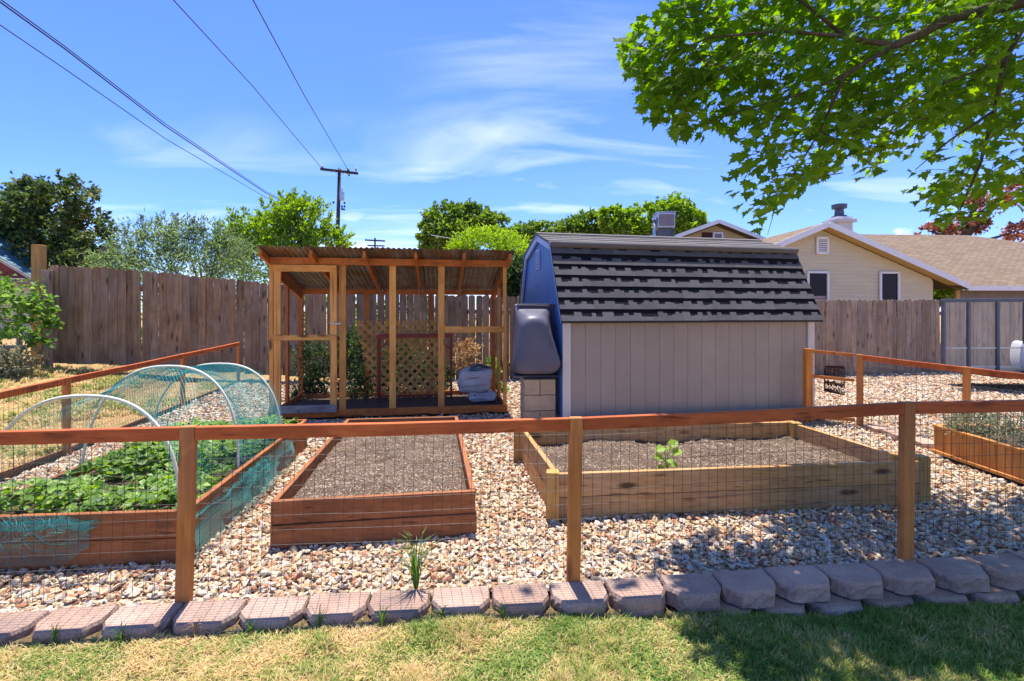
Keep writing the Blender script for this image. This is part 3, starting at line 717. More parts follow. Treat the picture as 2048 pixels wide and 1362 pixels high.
# ------------------------------------------------------------------ leaf masses
def leaf_quads(pos, nrm, up, ln, wd, mat, name, parent, fold=.25):
    """pos (n,3) leaf base points; up = along-leaf dir, nrm = leaf normal; makes folded 2-quad (kite) leaves"""
    pos = np.asarray(pos); n = len(pos); up = np.asarray(up); nrm = np.asarray(nrm)
    up = up/np.linalg.norm(up, axis=1, keepdims=True); sd = np.cross(up, nrm); sd /= (np.linalg.norm(sd, axis=1, keepdims=True)+1e-9); nn = np.cross(sd, up)
    ln = np.asarray(ln)[:, None]*np.ones((n, 1)); wd = np.asarray(wd)[:, None]*np.ones((n, 1))
    a = pos; b = pos+up*ln*.45+sd*wd*.5+nn*wd*fold; c = pos+up*ln-nn*ln*.15; e = pos+up*ln*.45-sd*wd*.5+nn*wd*fold
    V = np.stack([a, b, c, e], 1).reshape(-1, 3); I = np.arange(n)[:, None]*4
    Fc = np.concatenate([I+np.array([[0, 1, 2]]), I+np.array([[0, 2, 3]])], 1).reshape(-1, 3)
    return np_mesh(name, V, Fc, mat, parent)
def rdirs(n, zb=0.0):
    v = rng.normal(size=(n, 3)); v[:, 2] += zb; return v/np.linalg.norm(v, axis=1, keepdims=True)
# strawberries: trifoliate leaves on short stalks
pts = []; ups = []; nrs = []; lns = []
for k in range(1900):
    a, b, c, e = [Vector((*p, 0)) for p in B1]; u, v = random.uniform(.03, .97), random.uniform(.02, .99)
    p = a.lerp(b, u).lerp(e.lerp(c, u), v)
    if noise.noise((p.x*3.1, p.y*3.1, 4.0)) < -.28: continue
    h = .02+.13*random.random()*(.5+.9*max(0, .4+noise.noise((p.x*2.2, p.y*2.2, 9.0))))
    base = Vector((p.x, p.y, .205+h)); hd = random.uniform(0, 6.283); tl = Vector((random.gauss(0, .5), random.gauss(0, .5)-.15, 1)).normalized()
    s_ = random.uniform(.03, .068)
    for da in (-1.25, 0, 1.25):
        d2 = Vector((math.cos(hd+da), math.sin(hd+da), 0)); d2 = (d2-tl*d2.dot(tl)).normalized()
        pts.append(base); ups.append(d2); nrs.append(tl); lns.append(s_)
sb = leaf_quads(pts, nrs, ups, lns, np.array(lns)*.85, M['lf_straw'], 'strawberry_plants', None, .12); tag(sb, 'low green strawberry foliage filling the hooped bed', 'strawberries', kind='stuff')
# squash seedling in the wide bed
sq = thing('squash_plant', G(1335, 938, .17), 'small lime-green leafy seedling alone in the wide pine bed', 'plant')
def lobed(c, nrm, up, s):
    nrm = Vector(nrm).normalized(); up = Vector(up); up = (up-nrm*up.dot(nrm)).normalized(); sd = up.cross(nrm)
    o = [(0, 0), (.3, -.1), (.5, .12), (.42, .3), (.55, .5), (.34, .58), (.3, .8), (.12, .78), (0, 1), (-.12, .78), (-.3, .8), (-.34, .58), (-.55, .5), (-.42, .3), (-.5, .12), (-.3, -.1)]
    return [Vector(c)+sd*(x*s)+up*(y*s)+nrm*(.15*s*abs(x)-.15*s*y*y) for x, y in o]
q0 = Vector(sq.location)
for i, (dx, dy, dz, s_) in enumerate(((-.03, .02, .17, .085), (.035, .03, .185, .08), (.05, 0, .13, .08), (-.05, -.02, .10, .075), (-.045, -.03, .03, .06), (.03, -.03, .05, .05), (0, -.04, .09, .05), (.01, .03, .15, .05))):
    c = q0+Vector((dx, dy, dz)); mb = MB()
    up = Vector((dx*3, dy*2-.02, .03)).normalized() if i else Vector((-.4, -.5, .5)); nr = Vector((random.uniform(-.4, .4), random.uniform(-.9, -.3), .8))
    mb.add(lobed(c, nr, up, s_), [tuple(range(16))]); mb.build('leaf', M['lf_squash'], sq)
    MB().tube([q0, q0.lerp(c, .6)+Vector((0, 0, .02)), c], .003, 4).build('stem', M['lf_squash'], sq)
# mulch crumbs on the bare soil
chips = plain('chip', (.5, .38, .27), .8, nscale=30, amt=.3, var=.8); M['chip'] = chips
cp = [proto('crumb%d' % i, [(0, 0, 0), (1, -.12, .05), (1.0, .14, .1), (.1, .2, .0), (.5, 0, .16)], [(0, 1, 4), (1, 2, 4), (2, 3, 4), (3, 0, 4)], chips) for i in range(2)]
pts = []; rt = []; sc_ = []
for cor, n, z in ((B2, 9000, .178), (B3, 11000, .16)):
    a, b, c, e = [Vector((*p, 0)) for p in cor]
    for k in range(n):
        u, v = random.uniform(.02, .98), random.uniform(.02, .98); p = a.lerp(b, u).lerp(e.lerp(c, u), v)
        sd_, am = (3, .03) if cor is B2 else (4, .04)
        h = am*(noise.noise((p.x*2.2+sd_, p.y*2.2, sd_))*1.3+noise.noise((p.x*9, p.y*9, sd_))*.5)
        pts.append((p.x, p.y, (.175 if cor is B2 else .155)+h+.006)); rt.append((random.gauss(0, .35), random.gauss(0, .35), random.uniform(0, 6.28))); s_ = random.uniform(.008, .024); sc_.append((s_, s_*random.uniform(.5, 1.1), s_))
scatter('mulch', pts, rt, sc_, [i % 2 for i in range(len(pts))], cp, 'pale wood crumbs strewn over the bare bed soil', 'mulch')
# ================================================================== coop (run with corrugated roof)
class Fr:
    """a local frame on the ground: e1 along the front, e2 towards the back"""
    def __init__(s, ox, oy, tan, oz=0): s.o = Vector((ox, oy, oz)); a = math.atan(tan); s.a = a; s.e1 = Vector((math.cos(a), math.sin(a), 0)); s.e2 = Vector((-math.sin(a), math.cos(a), 0))
    def p(s, t, d, z): return s.o+s.e1*t+s.e2*d+Vector((0, 0, z))
C = Fr(-3.23, 6.56, .148)
cp_ = thing('chicken_coop', C.p(1.6, .75, 0), 'open timber and wire coop with rusty corrugated lean-to roof', 'coop')
def roofz(dq): return 2.262-.22*(dq+.38)
def cbar(name, a, b, wd, h, mat, up=(0, 0, 1), bev=.003, parent=None): return br(name, C.p(*a), C.p(*b), wd, h, M[mat], parent or cp_, up, bevel=bev)
upY = tuple(C.e2)
cbar('front_sill', (-.02, .02, .06), (3.2, .02, .06), .045, .1, 'cooporangeX')
cbar('rear_sill', (0, 1.5, .05), (3.18, 1.5, .05), .04, .09, 'cooporangeX')
for t in (.0, 3.18): cbar('side_sill', (t, .05, .05), (t, 1.47, .05), .04, .09, 'cooporangeY')
for t, wd, mt in ((.02, .05, 'coopZ'), (.935, .088, 'coopZ'), (1.6, .088, 'coopZ'), (2.265, .088, 'coopZ'), (3.165, .05, 'coopZ')):
    cbar('front_post', (t, .02, .11), (t, .02, 2.09), wd, .045, mt, up=upY)
for t in (0, 1.05, 2.1, 3.16): cbar('rear_post', (t, 1.5, .09), (t, 1.5, 1.74), .07, .045, 'cooporangeZ', up=upY)
for t in (0, 3.17): cbar('side_post', (t, .78, .09), (t, .78, 1.93), .045, .07, 'coopZ' if t else 'cooporangeZ', up=upY)
cbar('front_beam', (-.03, -.03, 2.12), (3.23, -.03, 2.12), .04, .092, 'cooporangeX')
cbar('rear_beam', (-.02, 1.53, 1.77), (3.2, 1.53, 1.77), .04, .085, 'cooporangeX')
for t in (.0, .61, 1.27, 1.93, 2.57, 3.19):
    cbar('rafter', (t, -.36, roofz(-.36)-.07), (t, 1.68, roofz(1.68)-.07), .04, .088, 'cooporangeY')
for t in (.61, 1.27, 1.93, 2.57):
    bx('joist_hanger', C.p(t, 1.49, 1.79), (.075, .012, .04), M['galv'], cp_, rz=C.a)
cbar('cross_rail', (2.31, .02, 1.19), (3.14, .02, 1.19), .04, .088, 'coopX')
cbar('cross_rail', (.96, -.01, 1.255), (2.3, 1.47, 1.2), .001, .001, 'coopX') if False else None
for t in (0, 3.17): cbar('side_rail', (t, .06, roofz(.06)-.16), (t, 1.47, roofz(1.47)-.16), .04, .085, 'cooporangeY')
cbar('corner_brace', (3.17, .08, 1.55), (3.17, .7, 1.95), .03, .06, 'cooporangeY')
# corrugated sheets
for k, (t0, t1) in enumerate(((-.04, .82), (.80, 1.62), (1.60, 2.43), (2.41, 3.25))):
    V = []; Fc = []; n = 56; rows = 5
    for j in range(rows+1):
        dq = lerp(-.40, 1.74, j/rows)
        for i in range(n+1):
            t = lerp(t0, t1, i/n)
            z = roofz(dq)+.009*math.sin(t*2*math.pi/.068)+.004*(k % 2)+.006*noise.noise((t*3, dq*2, k))
            V.append(C.p(t, dq+.006*math.sin(k*3.), z))
    for j in range(rows):
        for i in range(n):
            q = j*(n+1)+i; Fc.append((q, q+1, q+n+2, q+n+1))
    np_mesh('roof_sheet', [tuple(v) for v in V], Fc, M['corr'], cp_, smooth=True)
# door
dr = bpy.data.objects.new('door', None); link(dr, cp_)
def dbar(name, a, b, wd, h, mat, up=(0, 0, 1)): return br(name, C.p(*a), C.p(*b), wd, h, M[mat], dr, up, bevel=.003)
dbar('stile', (.11, -.03, .13), (.11, -.03, 2.03), .088, .038, 'coopZ', up=upY)
dbar('stile', (.825, -.03, .13), (.825, -.03, 2.03), .088, .038, 'coopZ', up=upY)
dbar('door_rail', (.067, -.055, 2.02), (.868, -.055, 2.02), .03, .09, 'coopX')
dbar('door_rail', (.067, -.055, 1.095), (.868, -.055, 1.095), .03, .07, 'coopX')
dbar('door_rail', (.067, -.055, .14), (.868, -.055, .14), .03, .1, 'greyX')
dbar('latch', (.80, -.085, 1.28), (.93, -.085, 1.28), .02, .02, 'steelX') if 'steelX' in M else MB().bar(C.p(.80, -.075, 1.28), C.p(.93, -.075, 1.28), .02, .018).build('latch', M['galv'], dr)
# hexagonal chicken wire
def hexwire(p0, du, dv, Lu, Lv, parent, cell=.036, r=.0007, cut=None):
    V = []; Fc = []; nrm = du.cross(dv).normalized(); nu = int(Lu/cell); nv = int(Lv/(cell*.87)); b = 0
    def seg(a, c):
        nonlocal b
        d_ = (c-a).normalized(); s_ = d_.cross(nrm)*r
        V.extend([tuple(a+s_), tuple(c+s_), tuple(c-s_), tuple(a-s_)]); Fc.append((b, b+1, b+2, b+3)); b += 4
    h = cell*.29
    for j in range(nv):
        o = (j % 2)*cell*.5
        for i in range(nu):
            c = p0+du*(i*cell+o)+dv*(j*cell*.87)
            top = c+dv*h; 
            if cut and not cut((c-p0).dot(du), (c-p0).dot(dv)): continue
            seg(c, top); seg(top, top+du*cell*.5+dv*(cell*.87-h)*1.0); seg(top, top-du*cell*.5+dv*(cell*.87-h))
    return np_mesh('wire_netting', V, Fc, M['wire'], parent)
hexwire(C.p(.98, .045, .1), C.e1, Vector((0, 0, 1)), 2.16, 1.98, cp_)
hexwire(C.p(.1, -.008, .15), C.e1, Vector((0, 0, 1)), .74, 1.9, dr)
hexwire(C.p(.03, .06, .1), C.e2, Vector((0, 0, 1)), 1.4, 1.95, cp_, cut=lambda a, b: b < 1.96-.22*a)
hexwire(C.p(3.2, .06, .1), C.e2, Vector((0, 0, 1)), 1.4, 1.95, cp_, cut=lambda a, b: b < 1.96-.22*a)
hexwire(C.p(.03, 1.53, .1), C.e1, Vector((0, 0, 1)), 3.1, 1.62, cp_)
# coop floor
sheet('coop_floor', list(np.linspace(-3.5, -.1, 24)), list(np.linspace(6.4, 8.7, 18)), lambda x, y: .03+.02*noise.noise((x*3, y*3, 1)), M['soil'],
      lambda x, y: 0 < (Vector((x, y, 0))-C.o).dot(C.e1) < 3.18 and 0 < (Vector((x, y, 0))-C.o).dot(C.e2) < 1.55)
# lattice panel leaning at the back
lt = thing('lattice_panel', C.p(1.4, 1.36, .05), 'tan diagonal lattice panel leaning inside the back of the coop', 'lattice')
Lw, Lh = 1.5, 1.24
def latt_pt(a, b): return C.p(.86+a+.0*b, 1.38-.02*b, .05+b)
def clip(lo, hi):
    return lo < hi
for layer, sg_ in ((0, 1), (1, -1)):
    sp_ = .145; n = int((Lw+Lh)/sp_)+1
    for k in range(-2, n+2):
        # line a = c + sg*b
        c = k*sp_-(0 if sg_ == 1 else 0)
        b0, b1 = 0., Lh
        pts_ = []
        def ain(b): return (c-Lh+b) if sg_ == 1 else (c-b)
        def left(b): return .32*(1-b/Lh)
        bs = [b/60*Lh for b in range(61)]; ok = [b for b in bs if left(b) <= ain(b) <= Lw]
        if len(ok) < 4: continue
        br('strip', latt_pt(ain(ok[0]), ok[0])-C.e2*.012*layer, latt_pt(ain(ok[-1]), ok[-1])-C.e2*.012*layer, .044, .008, M['latticeX'], lt, up=upY)
# red steel table frame
tb = thing('table_frame', C.p(2.0, 1.15, .05), 'bare red metal table frame standing inside the coop', 'frame')
T0, T1 = 1.28, 2.43
for t, dq in ((T0, 1.05), (T1, 1.05), (T0, 1.28), (T1, 1.28)): br('leg', C.p(t, dq, .04), C.p(t, dq, 1.04), .032, .032, M['redpaint'], tb, up=upY)
for dq in (1.05, 1.28): br('top_bar', C.p(T0-.02, dq, 1.05), C.p(T1+.02, dq, 1.05), .034, .05, M['redpaint'], tb)
br('bottom_bar', C.p(T0, 1.05, .1), C.p(T1, 1.05, .1), .03, .03, M['redpaint'], tb)
br('brace', C.p(T1-.22, 1.05, 1.02), C.p(T1, 1.05, .82), .025, .025, M['redpaint'], tb, up=upY)
br('brace', C.p(T0+.22, 1.05, 1.02), C.p(T0, 1.05, .82), .025, .025, M['redpaint'], tb, up=upY)
# soil bags
def bag(name, label, c, L, D, H, lean, seed):
    t = thing(name, c, label, 'bag'); V = []; Fc = []; nu, nv = 28, 18
    for j in range(nv+1):
        for i in range(nu+1):
            a = 2*math.pi*i/nu; ph = -math.pi/2+math.pi*j/nv
            x_ = math.copysign(abs(math.cos(a))**.3, math.cos(a))*math.copysign(abs(math.cos(ph))**.3, 1)*L/2
            y_ = math.copysign(abs(math.sin(a))**.4, math.sin(a))*abs(math.cos(ph))**.35*D/2
            z_ = H/2+math.copysign(abs(math.sin(ph))**.8, math.sin(ph))*H/2
            w_ = 1+.14*noise.noise((x_*7+seed, y_*7, z_*9))
            cr = .035*(abs(noise.noise((x_*11+seed, y_*11, z_*15)))-.25)+.022*noise.noise((x_*22+seed, y_*22, z_*26))+.012*noise.noise((x_*45, y_*45+seed, z_*20))
            p = Vector((x_*w_+lean*z_+cr, y_*w_+cr, max(.0, z_*w_+(cr if z_ > .03 else 0))))
            V.append(Vector(c)+C.e1*p.x+C.e2*p.y+Vector((0, 0, p.z)))
    for j in range(nv):
        for i in range(nu):
            q = j*(nu+1)+i; Fc.append((q, q+1, q+nu+2, q+nu+1))
    np_mesh('sack', [tuple(v) for v in V], Fc, M['bag'], t, smooth=True); return t
g1_ = bag('soil_bag', 'flat white plastic soil bag lying under the bulging one in the coop', C.p(2.9, .72, .05), .42, .34, .15, 0, 1)
g2_ = bag('soil_bag', 'bulging white plastic soil bag with folded open top in the coop', C.p(2.77, .74, .19), .5, .36, .37, .1, 5)
MB().prism([C.p(2.66, .6, .5), C.p(2.76, .60, .62), C.p(2.84, .6, .635), C.p(3.03, .62, .575), C.p(2.98, .60, .56), C.p(2.85, .59, .595), C.p(2.79, .59, .57), C.p(2.72, .59, .49)], C.e2*.16).build('dark_fold', M['bagdark'], g2_)
MB().prism([C.p(2.62, .548, .405), C.p(2.76, .54, .432), C.p(2.84, .54, .435), C.p(2.76, .54, .424)], C.e2*.03).build('printed_band', M['bagdark'], g2_)

# ================================================================== shed
S = Fr(.64, 6.04, .205, 0); L_, W_ = 3.55, 2.3; Z0 = .13; ZE = 1.40; ZB = 2.345; ZP = 2.575; DB = .40
sh = thing('garden_shed', S.p(L_/2, W_/2, Z0), 'taupe barn-roofed garden shed with dark grey shingles and gable end coloured with blue sky shade', 'shed')
nb = 17; wd = (L_-.16)/nb
for i in range(nb):
    c = S.p(.08+wd*(i+.5), .02, (Z0+ZE)/2); bx('siding_board', c, (wd-.0035, .022, ZE-Z0), M['taupe'], sh, rz=S.a, bevel=.002)
MB().prism([S.p(.06, .016, Z0), S.p(L_-.06, .016, Z0), S.p(L_-.06, .016, ZE), S.p(.06, .016, ZE)], S.e2*.01).build('wall_core', M['taupe'], sh)
for t in (.03, L_-.03):
    bx('corner_trim', S.p(t, -.004, (Z0+ZE)/2-.01), (.1, .03, ZE-Z0), M['trim'], sh, rz=S.a, bevel=.003)
bx('skirt_board', S.p(L_/2, .05, Z0-.06), (L_-.1, .05, .14), M['greyX'], sh, rz=S.a)
# gable ends
def prof(inset=0.0, zb=Z0): return [(.0+inset, zb), (.0+inset, 1.38), (DB-.01+inset*.3, ZB-.05), (W_/2, ZP-.05), (W_-DB+.01-inset*.3, ZB-.05), (W_-inset, 1.38), (W_-inset, zb)]
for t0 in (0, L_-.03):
    MB().prism([S.p(t0, a, z) for a, z in prof()], S.e1*.03).build('gable_wall', M['blue'] if t0 == 0 else M['taupe'], sh)  # left end carries the sky-shade blue, right end the plain taupe
ng_ = 15
for i in range(ng_):
    a0 = W_*i/ng_; a1 = W_*(i+1)/ng_-.006
    def ztop(a): return interp(a, [0, DB, W_/2, W_-DB, W_], [1.38, ZB-.055, ZP-.055, ZB-.055, 1.38])
    pts = [(a0, Z0), (a1, Z0), (a1, ztop(a1))]
    for bk in (W_-DB, W_/2, DB):
        if a0 < bk < a1: pts.append((bk, ztop(bk)))
    pts.append((a0, ztop(a0)))
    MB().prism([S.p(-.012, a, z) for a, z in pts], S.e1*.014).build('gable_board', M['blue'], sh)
edge = [(-.1, 1.335), (DB, ZB), (W_/2, ZP), (W_-DB, ZB), (W_+.1, 1.335)]
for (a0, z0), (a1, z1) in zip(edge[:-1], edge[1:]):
    for tt, mt in ((-.04, 'skyshade_trim'), (L_+.04, 'trim')):
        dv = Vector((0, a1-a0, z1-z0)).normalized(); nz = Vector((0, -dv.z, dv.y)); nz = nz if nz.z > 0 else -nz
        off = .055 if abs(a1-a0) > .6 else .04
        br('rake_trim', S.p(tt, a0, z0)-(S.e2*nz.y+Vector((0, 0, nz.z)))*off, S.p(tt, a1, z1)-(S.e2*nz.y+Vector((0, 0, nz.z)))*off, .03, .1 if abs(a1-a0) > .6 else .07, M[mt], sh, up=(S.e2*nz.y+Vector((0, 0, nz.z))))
# vent
vt = bx('gable_vent', S.p(-.022, 1.2, 2.20), (.014, .2, .29), M['skyshade_trim'], sh, rz=S.a)
for i in range(6):
    for j in range(4): bx('slot', S.p(-.031, 1.2-.066+j*.044, 2.10+i*.04), (.004, .03, .014), M['steel'], vt, rz=S.a) if False else None
for i in range(7): MB().box(S.p(-.03, 1.2, 2.09+i*.036), (.006, .16, .014), S.a).build('louver', M['steel'], sh)
# shingle courses as separate strips
def uvmesh(name, quads, uvs, mat, parent):
    V = []; Fc = []
    for q in quads: Fc.append(tuple(range(len(V), len(V)+4))); V.extend(q)
    me = bpy.data.meshes.new(name); org = wloc(parent)
    me.from_pydata([tuple(Vector(v)-org) for v in V], [], Fc); me.materials.append(mat)
    uvl = me.uv_layers.new(name='UVMap')
    flat = [c for u in uvs for c in u]
    for i, c in enumerate(flat): uvl.data[i].uv = c
    me.update(); o = bpy.data.objects.new(name, me); return link(o, parent)
T0_, T1_ = -.07, L_+.07
def shingle_face(a0, z0, a1, z1, ncourse, nper, mat, thick, row0, nm='shingle'):
    dv = Vector((0, a1-a0, z1-z0)); Ls = dv.length; dv.normalize(); nv_ = Vector((0, -dv.z, dv.y)); nv_ = nv_ if nv_.z > 0 else -nv_
    if abs(nv_.z) < .6 and a0 < W_/2: nv_ = nv_ if nv_.y < 0 else -nv_
    def pt(t, s_, n_): return S.p(t, a0+dv.y*s_+nv_.y*n_, z0+dv.z*s_+nv_.z*n_)
    ex = Ls/ncourse; rr = random.Random(row0)
    for c in range(ncourse):
        cuts = [T0_]; t = T0_+rr.uniform(.25, .5)
        while t < T1_-.2: cuts.append(t); t += rr.uniform(.32, .52)
        cuts.append(T1_)
        for t0, t1 in zip(cuts[:-1], cuts[1:]):
            t1 -= .0015; s0 = c*ex-.012+rr.uniform(-.002, .002); s1 = (c+1)*ex+.02; th = thick+rr.uniform(-.002, .002)
            A, B_, C_, D_ = pt(t0, s0, th), pt(t1, s0, th), pt(t1, s1, .002), pt(t0, s1, .002)
            a_, b_ = pt(t0, s0, 0), pt(t1, s0, 0); v0 = c+row0+.02; v1 = c+row0+.99
            uvmesh(nm, [(A, B_, C_, D_), (a_, b_, B_, A), (a_, A, D_, D_), (b_, C_, C_, B_)],
                   [[(t0, v0), (t1, v0), (t1, v1+.12), (t0, v1+.12)][0:2]+[(t1, v1), (t0, v1)], [(t0, v0)]*4, [(t0, v0)]*4, [(t1, v0)]*4], mat, sh)
def deck(a0, z0, a1, z1):
    MB().prism([S.p(T0_, a0, z0), S.p(T0_, a1, z1), S.p(T0_, a1, z1-.02), S.p(T0_, a0, z0-.02)], S.e1*(T1_-T0_)).build('roof_deck', M['steel'], sh)
for (a0, z0), (a1, z1) in zip(edge[:-1], edge[1:]): deck(a0, z0-.004, a1, z1-.004)
def laminated(a0, z0, a1, z1, ncourse):
    """dark backing course with pale toothed tabs laid on it, every tab piece its own shingle"""
    dv = Vector((0, a1-a0, z1-z0)); Ls = dv.length; dv.normalize(); nv_ = Vector((0, -dv.z, dv.y)); ex = Ls/ncourse; rr = random.Random(5)
    def pt(t, s_, n_): return S.p(t, a0+dv.y*s_+nv_.y*n_, z0+dv.z*s_+nv_.z*n_)
    axis = S.e2*nv_.y+Vector((0, 0, nv_.z))
    for c in range(ncourse):
        b0 = c*ex-.012; b1 = (c+1)*ex+.012
        MB().add([pt(T0_, b0, .013), pt(T1_, b0, .013), pt(T1_, b1, .001), pt(T0_, b1, .001), pt(T0_, b0, 0), pt(T1_, b0, 0)], [(0, 1, 2, 3), (4, 5, 1, 0), (4, 0, 3), (1, 5, 2)]).build('shingle_course', M['shdark'], sh)
        t = T0_
        while t < T1_-.01:
            t1 = min(T1_, t+rr.uniform(.34, .52))
            if T1_-t1 < .12: t1 = T1_
            top = []; x = t; hi = rr.random() < .5
            while x < t1-.004:          # stepped teeth along the upper edge
                wv = rr.uniform(.07, .2) if not hi else rr.uniform(.05, .15); x2 = min(t1, x+wv)
                if t1-x2 < .03: x2 = t1
                h = ex*(rr.uniform(.56, .74) if hi else rr.uniform(.28, .42)); mid_ = ex*rr.uniform(.42, .54)
                if rr.random() < .5 and x2-x > .09: top += [(x, h), (lerp(x, x2, .6), h+.003), (lerp(x, x2, .62), lerp(h, mid_, .7)), (x2, lerp(h, mid_, .7))]
                else: top += [(x, h), (x2, h+rr.uniform(-.006, .006))]
                x = x2; hi = not hi
            s0 = b0-rr.uniform(0, .004)
            def n_at(s_): return .013*(1-(s_-b0)/(b1-b0))
            poly = [(t+.0008, s0), (t1-.0008, s0)]+[(min(max(x, t+.0008), t1-.0008), b0+.012+h) for x, h in reversed(top)]
            m = MB(); lo = [pt(x, s_, n_at(s_)+.0005) for x, s_ in poly]; hi_ = [pt(x, s_, n_at(s_)+.0055) for x, s_ in poly]; n = len(poly)
            m.add(lo+hi_, [tuple(range(n, 2*n))]+[(i, (i+1) % n, n+(i+1) % n, n+i) for i in range(n)]); m.build('shingle', M['shlight'], sh)
            t = t1
laminated(-.1, 1.335, DB, ZB, 7)
shingle_face(DB-.04, ZB-.012, W_/2, ZP, 5, 8, M['shingletop'], .012, 40)
for (a0, z0), (a1, z1) in zip(edge[2:-1], edge[3:]):
    MB().prism([S.p(T0_, a0, z0+.01), S.p(T0_, a1, z1+.01), S.p(T0_, a1, z1), S.p(T0_, a0, z0)], S.e1*(T1_-T0_)).build('rear_shingles', M['shingletop'], sh)
# rolled shingle nose at the roof break and the ridge cap
MB().tube([S.p(lerp(T0_, T1_, i/12), DB-.04, ZB-.026) for i in range(13)], .045, 12).build('roof_nose', M['shingletop'], sh, smooth=True)
MB().prism([S.p(T0_, W_/2-.11, ZP-.012), S.p(T0_, W_/2, ZP+.022), S.p(T0_, W_/2+.11, ZP-.012)], S.e1*(T1_-T0_)).build('ridge_cap', M['shingletop'], sh)
br('drip_edge', S.p(T0_, -.102, 1.318), S.p(T1_, -.102, 1.318), .012, .03, M['black'], sh)
# stone edging at the foot of the shed
eg = thing('stone_edging', S.p(1.8, -.15, 0), 'row of small tan rounded edging stones along the foot of the shed', 'edging')
for i in range(24):
    t = .12+i*.148; mb = MB(); c = S.p(t, -.16+random.uniform(-.01, .01), .0); r_ = .07
    mb.lathe(c, [(r_*.96, -.05), (r_, .06), (r_*.97, .14+random.uniform(-.008, .012)), (r_*.82, .158), (r_*.4, .165)], 9); mb.build('edging_stone', M['cinder'], eg, smooth=False)
# concrete block plinth and tub
bs = Fr(.155, 6.06, .12)
for j in range(3):
    z = .02+.195*j+.097
    lab = ['bottom', 'middle', 'top'][j]
    if j == 1:
        o = bx('concrete_block', bs.p(.195, .2, z), (.39, .38, .188), M['cinder'], rz=bs.a, bevel=.005); tag(o, 'full-length concrete block in the middle of the stack under the tub', 'concrete block', 'concrete blocks under the tub')
    else:
        for k in range(2):
            o = bx('concrete_block', bs.p(.096+.198*k, .2, z), (.19, .38, .188), M['cinder'], rz=bs.a, bevel=.005)
            tag(o, 'half concrete block at the %s of the stack under the tub, %s the shed' % (lab, 'away from' if k == 0 else 'next to'), 'concrete block', 'concrete blocks under the tub')
tub = thing('plastic_tub', bs.p(.2, .2, .61), 'slate-blue moulded plastic tub standing on end on concrete blocks by the shed', 'tub')
def ring(dep, x0, x1, x2, x3, z0, z1, rnd=.06):
    """rounded trapezoid: bottom x0..x1, top x2..x3 at depth dep"""
    pts = []; cor = [(x0, z0, 180, 270), (x1, z0, 270, 360), (x3, z1, 0, 90), (x2, z1, 90, 180)]
    for (cx, cz, a0, a1) in cor:
        sx = 1 if a0 in (180, 90) else -1; sz = 1 if a0 in (180, 270) else -1
        for k in range(6):
            a = R(lerp(a0, a1, k/5)); pts.append(bs.p(cx+sx*rnd+math.cos(a)*rnd, dep, cz+sz*rnd+math.sin(a)*rnd))
    return pts
rings = [ring(.34, -.12, .465, -.09, .465, .612, 1.54, .03), ring(.31, -.125, .47, -.095, .47, .608, 1.545, .03), ring(.295, -.12, .45, -.088, .44, .625, 1.525, .03), ring(.285, -.125, .445, -.085, .40, .64, 1.50, .05), ring(.2, -.135, .45, -.085, .345, .655, 1.46, .08), ring(.08, -.145, .46, -.08, .32, .66, 1.43, .14), ring(-.03, -.145, .46, -.07, .3, .672, 1.40, .15), ring(-.09, -.13, .44, -.055, .28, .69, 1.37, .15), ring(-.12, -.09, .4, -.02, .245, .735, 1.31, .12), ring(-.13, .0, .31, .04, .18, .85, 1.2, .05)]
V = [tuple(p) for r_ in rings for p in r_]; n = len(rings[0]); Fs = [(i*n+j, i*n+(j+1) % n, (i+1)*n+(j+1) % n, (i+1)*n+j) for i in range(len(rings)-1) for j in range(n)]
mb = MB(); mb.add([Vector(v) for v in V], Fs+[tuple((len(rings)-1)*n+j for j in range(n))]); mb.build('tray', M['tub'], tub, smooth=True, bevel=0).modifiers.new('sub', 'SUBSURF').render_levels = 2
br('lip', bs.p(-.06, .27, 1.53), bs.p(.455, .27, 1.535), .05, .014, M['tub'], tub, bevel=.004)
br('foot_lip', bs.p(-.12, .20, .625), bs.p(.455, .20, .625), .16, .03, M['tub'], tub, bevel=.01)
bx('bolt', bs.p(.43, .25, 1.28), (.03, .03, .022), M['black'], tub)
